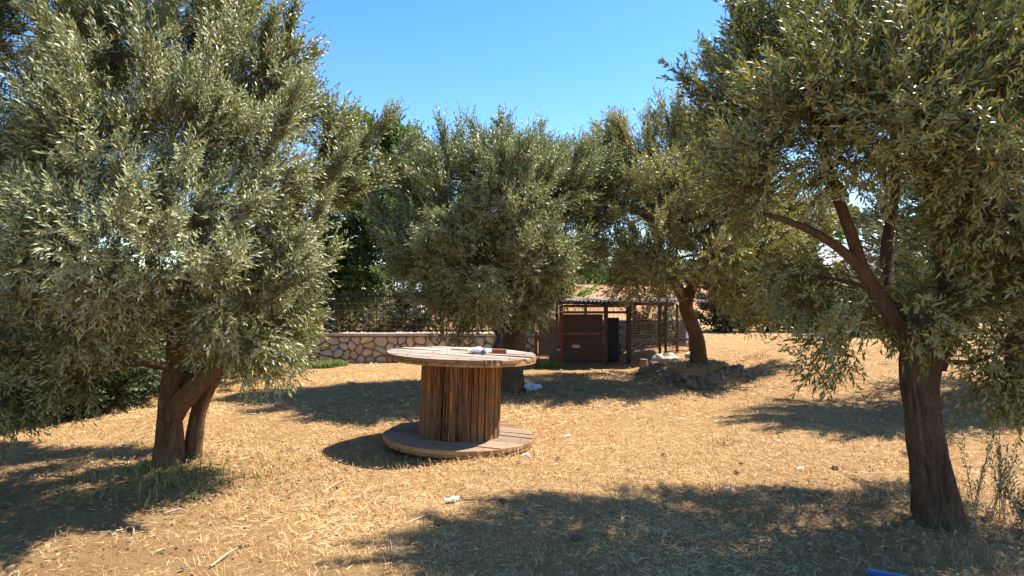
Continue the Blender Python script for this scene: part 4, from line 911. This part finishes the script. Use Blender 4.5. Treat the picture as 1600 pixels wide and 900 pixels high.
# ------------------------------------------------------------------ litter on the straw
def scrap(px, py, d, r, label, seed, mat='paper', name='paper_scrap'):
    x = (px - 800) / 1000 * d; z = gz(x, d) + .022; g = np.random.default_rng(seed); V = []; n = 6
    for j in range(n):
        for i in range(n):
            u, v_ = i / (n - 1) - .5, j / (n - 1) - .5; V.append((x + 2 * r * u * (1 + .2 * v_), d + 1.1 * r * v_, z + .25 * r * g.random() + .12 * r * math.sin(5 * u)))
    i = np.arange(n * n).reshape(n, n); Q = np.stack([i[:-1, :-1], i[:-1, 1:], i[1:, 1:], i[1:, :-1]], -1).reshape(-1, 4)
    o = MB().add(V, Q).build(name, M[mat]); o.modifiers.new('thickness', 'SOLIDIFY').thickness = .002; tag(o, label, 'paper scrap')
scrap(706, 790, 4.62, .05, 'pale paper scrap on the straw in front of the spool', 1)
scrap(886, 683, 6.8, .035, 'small white paper scrap on the straw right of the spool', 2)
scrap(1250, 300 + 430, 5.65, .028, 'tiny pale scrap on the straw near the near right tree', 3)
for i, (px, d, r, lab) in enumerate([(786, 4.58, .026, 'round dark clod on the straw just right of the paper scrap'), (684, 4.2, .022, 'dark clod on the straw at the edge of the near shade'), (812, 5.68, .024, 'dark clod on the straw in front of the spool base'),
        (1037, 5.95, .028, 'dark flat clod right of the spool on open straw'), (978, 4.5, .022, 'dark clod at the rim of the near tree shadow'), (1150, 5.55, .026, 'dark clod on the straw left of the near right trunk'), (872, 5.75, .028, 'brown clod in the stubble beside the spool base'), (1304, 5.65, .03, 'grey clod on bare straw near the near right trunk'), (898, 4.0, .03, 'dark clod lying inside the near tree shadow')]):
    loose(px, 0, d, r, M['clod'], 'earth_clod', lab, 'clod', seed=60 + i, flat=.75)
loose(1138, 0, 4.95, .045, M['twig'], 'straw_lump', 'orange brown matted straw lump on the open ground', 'straw lump', seed=81, flat=.5)
loose(1416, 0, 6.1, .05, M['rock'], 'field_stone', 'grey stone in front of the shaded bank left of the near right trunk', 'stone', seed=82)
loose(822, 0, 6.05, .05, M['pale_rock'], 'prop_stone', 'pale flat stone wedged under the right rim of the spool base', 'stone', seed=83, flat=.5)
g = np.random.default_rng(91); pm = []
for k_ in range(4):
    m_ = MB(); lump(m_, (0, 0, 0), (1, .8, .6), 120 + k_, 8, 5, .35); pm.append(m_.build('pebble', M['rock'], None, link=False).data)
for k_ in range(46):
    d = 3.4 + 7 * g.random() ** 1.4; x = (g.random() * 2 - 1) * .8 * d
    o = bpy.data.objects.new('pebble', pm[k_ % 4]); C.objects.link(o); s = .008 + .012 * g.random(); o.location = (x, d, gz(x, d) + s * .9 + .008); o.scale = (s, s, s); o.rotation_euler = (0, 0, g.random() * 6)
    tag(o, 'small brown pebble lying loose in the straw', 'pebble', 'pebbles scattered over the straw')
def stick(a, b, r, label):
    p = [np.array([(px - 800) / 1000 * d, d, gz((px - 800) / 1000 * d, d) + .015]) for px, d in (a, b)]
    mid = (p[0] + p[1]) / 2 + [.01, .015, .012]
    o = MB().tube(catmull([p[0], mid, p[1]], 4), np.linspace(r, r * .5, 9), 6).build('stick', M['twig']); tag(o, label, 'stick')
stick((198, 4.18), (247, 4.32), .008, 'pale dry stick on the bare soil left of the smaller sticks'); stick((199, 4.2), (210, 4.08), .007, 'short pale stick forming a V with the longer one')
stick((262, 4.5), (292, 4.52), .009, 'pale stick below the grass of the left olive'); 
stick((330, 3.55), (372, 3.85), .006, 'long thin straw stalk lying at the bottom of the clearing'); stick((505, 4.95), (540, 5.3), .005, 'long pale stalk on the straw left of the spool'); stick((640, 4.2), (715, 4.45), .005, 'long pale stalk on the straw below the paper scrap')

# blue rimmed board in the near corner
a = at(1354, 884, 3.40); b = at(1438, 906, 3.24); a[2] = gz(a[0], a[1]) + .075; b[2] = gz(b[0], b[1]) + .07
tray = empty('wooden_tray', (a + b) / 2 - [0, 0, .07], 'brown wooden tray with a bright blue rim at the bottom edge', 'tray')
dv = (b - a) / np.linalg.norm(b - a); nv_ = np.cross(dv, [0, 0, 1.0]); nv_ = nv_ if nv_[1] < 0 else -nv_
MB().bar(a, b, .028, .022).build('rim', M['blue'], tray)
for k_ in range(1): MB().bar(a - [0, 0, .036] + nv_ * .004, b - [0, 0, .036] + nv_ * .004, .016, .05).build('side_board', M['brown_board'], tray)
MB().bar(a + nv_ * .18 - [0, 0, .055], b + nv_ * .18 - [0, 0, .055], .33, .012).build('bottom_board', M['brown_board'], tray)
MB().bar(a + nv_ * .02 - [0, 0, .03] + dv * .012, a + nv_ * .35 - [0, 0, .03] + dv * .012, .014, .05).build('side_board', M['brown_board'], tray)
MB().bar(a + nv_ * .36, b + nv_ * .36, .028, .022).build('rim', M['blue'], tray)

# ------------------------------------------------------------------ far houses
def house(name, px0, px1, d, ztop, depth, wallm, roofm, label, wins, pitch=.28):
    x0, x1 = (px0 - 800) / 1000 * d, (px1 - 800) / 1000 * d; zb_ = gz((x0 + x1) / 2, d) - .4
    h_ = empty(name, ((x0 + x1) / 2, d + depth / 2, zb_), label, 'house')
    MB().box(((x0 + x1) / 2, d + depth / 2, (zb_ + ztop) / 2), (x1 - x0, depth, ztop - zb_)).build('wall', wallm, h_)
    e = .35; cy = d + depth / 2; rz = ztop + depth * pitch
    V = [(x0 - e, d - e, ztop - .05), (x1 + e, d - e, ztop - .05), (x1 + e, d + depth + e, ztop - .05), (x0 - e, d + depth + e, ztop - .05), (x0 - e, cy, rz), (x1 + e, cy, rz)]
    MB().add(V, [[0, 1, 5, 4], [2, 3, 4, 5], [3, 2, 1, 0]], [[0, 4, 3], [1, 2, 5]]).build('roof', roofm, h_)
    for fx, z0, z1, w in wins:
        cx = x0 + (x1 - x0) * fx
        fr = MB().box((cx, d - .01, (z0 + z1) / 2), (w + .16, .08, z1 - z0 + .16)).build('window', M['plaster'], h_)
        MB().box((cx, d - .045, (z0 + z1) / 2), (w, .03, z1 - z0)).build('pane', M['pane'], fr)
house('white_house', 1262, 1425, 34, 2.6, 6, M['plaster'], M['grey_roof'], 'white house with pale roof seen through the near right olive', [(.2, .9, 1.9, .9), (.48, .6, 1.9, 1.0), (.8, .9, 1.9, .9)])
house('grey_house', 560, 655, 33, 1.55, 5, M['plaster'], M['grey_roof'], 'low pale house with grey roof seen above the iron fence', [(.3, .5, 1.2, .9), (.7, .5, 1.2, .9)], .12)
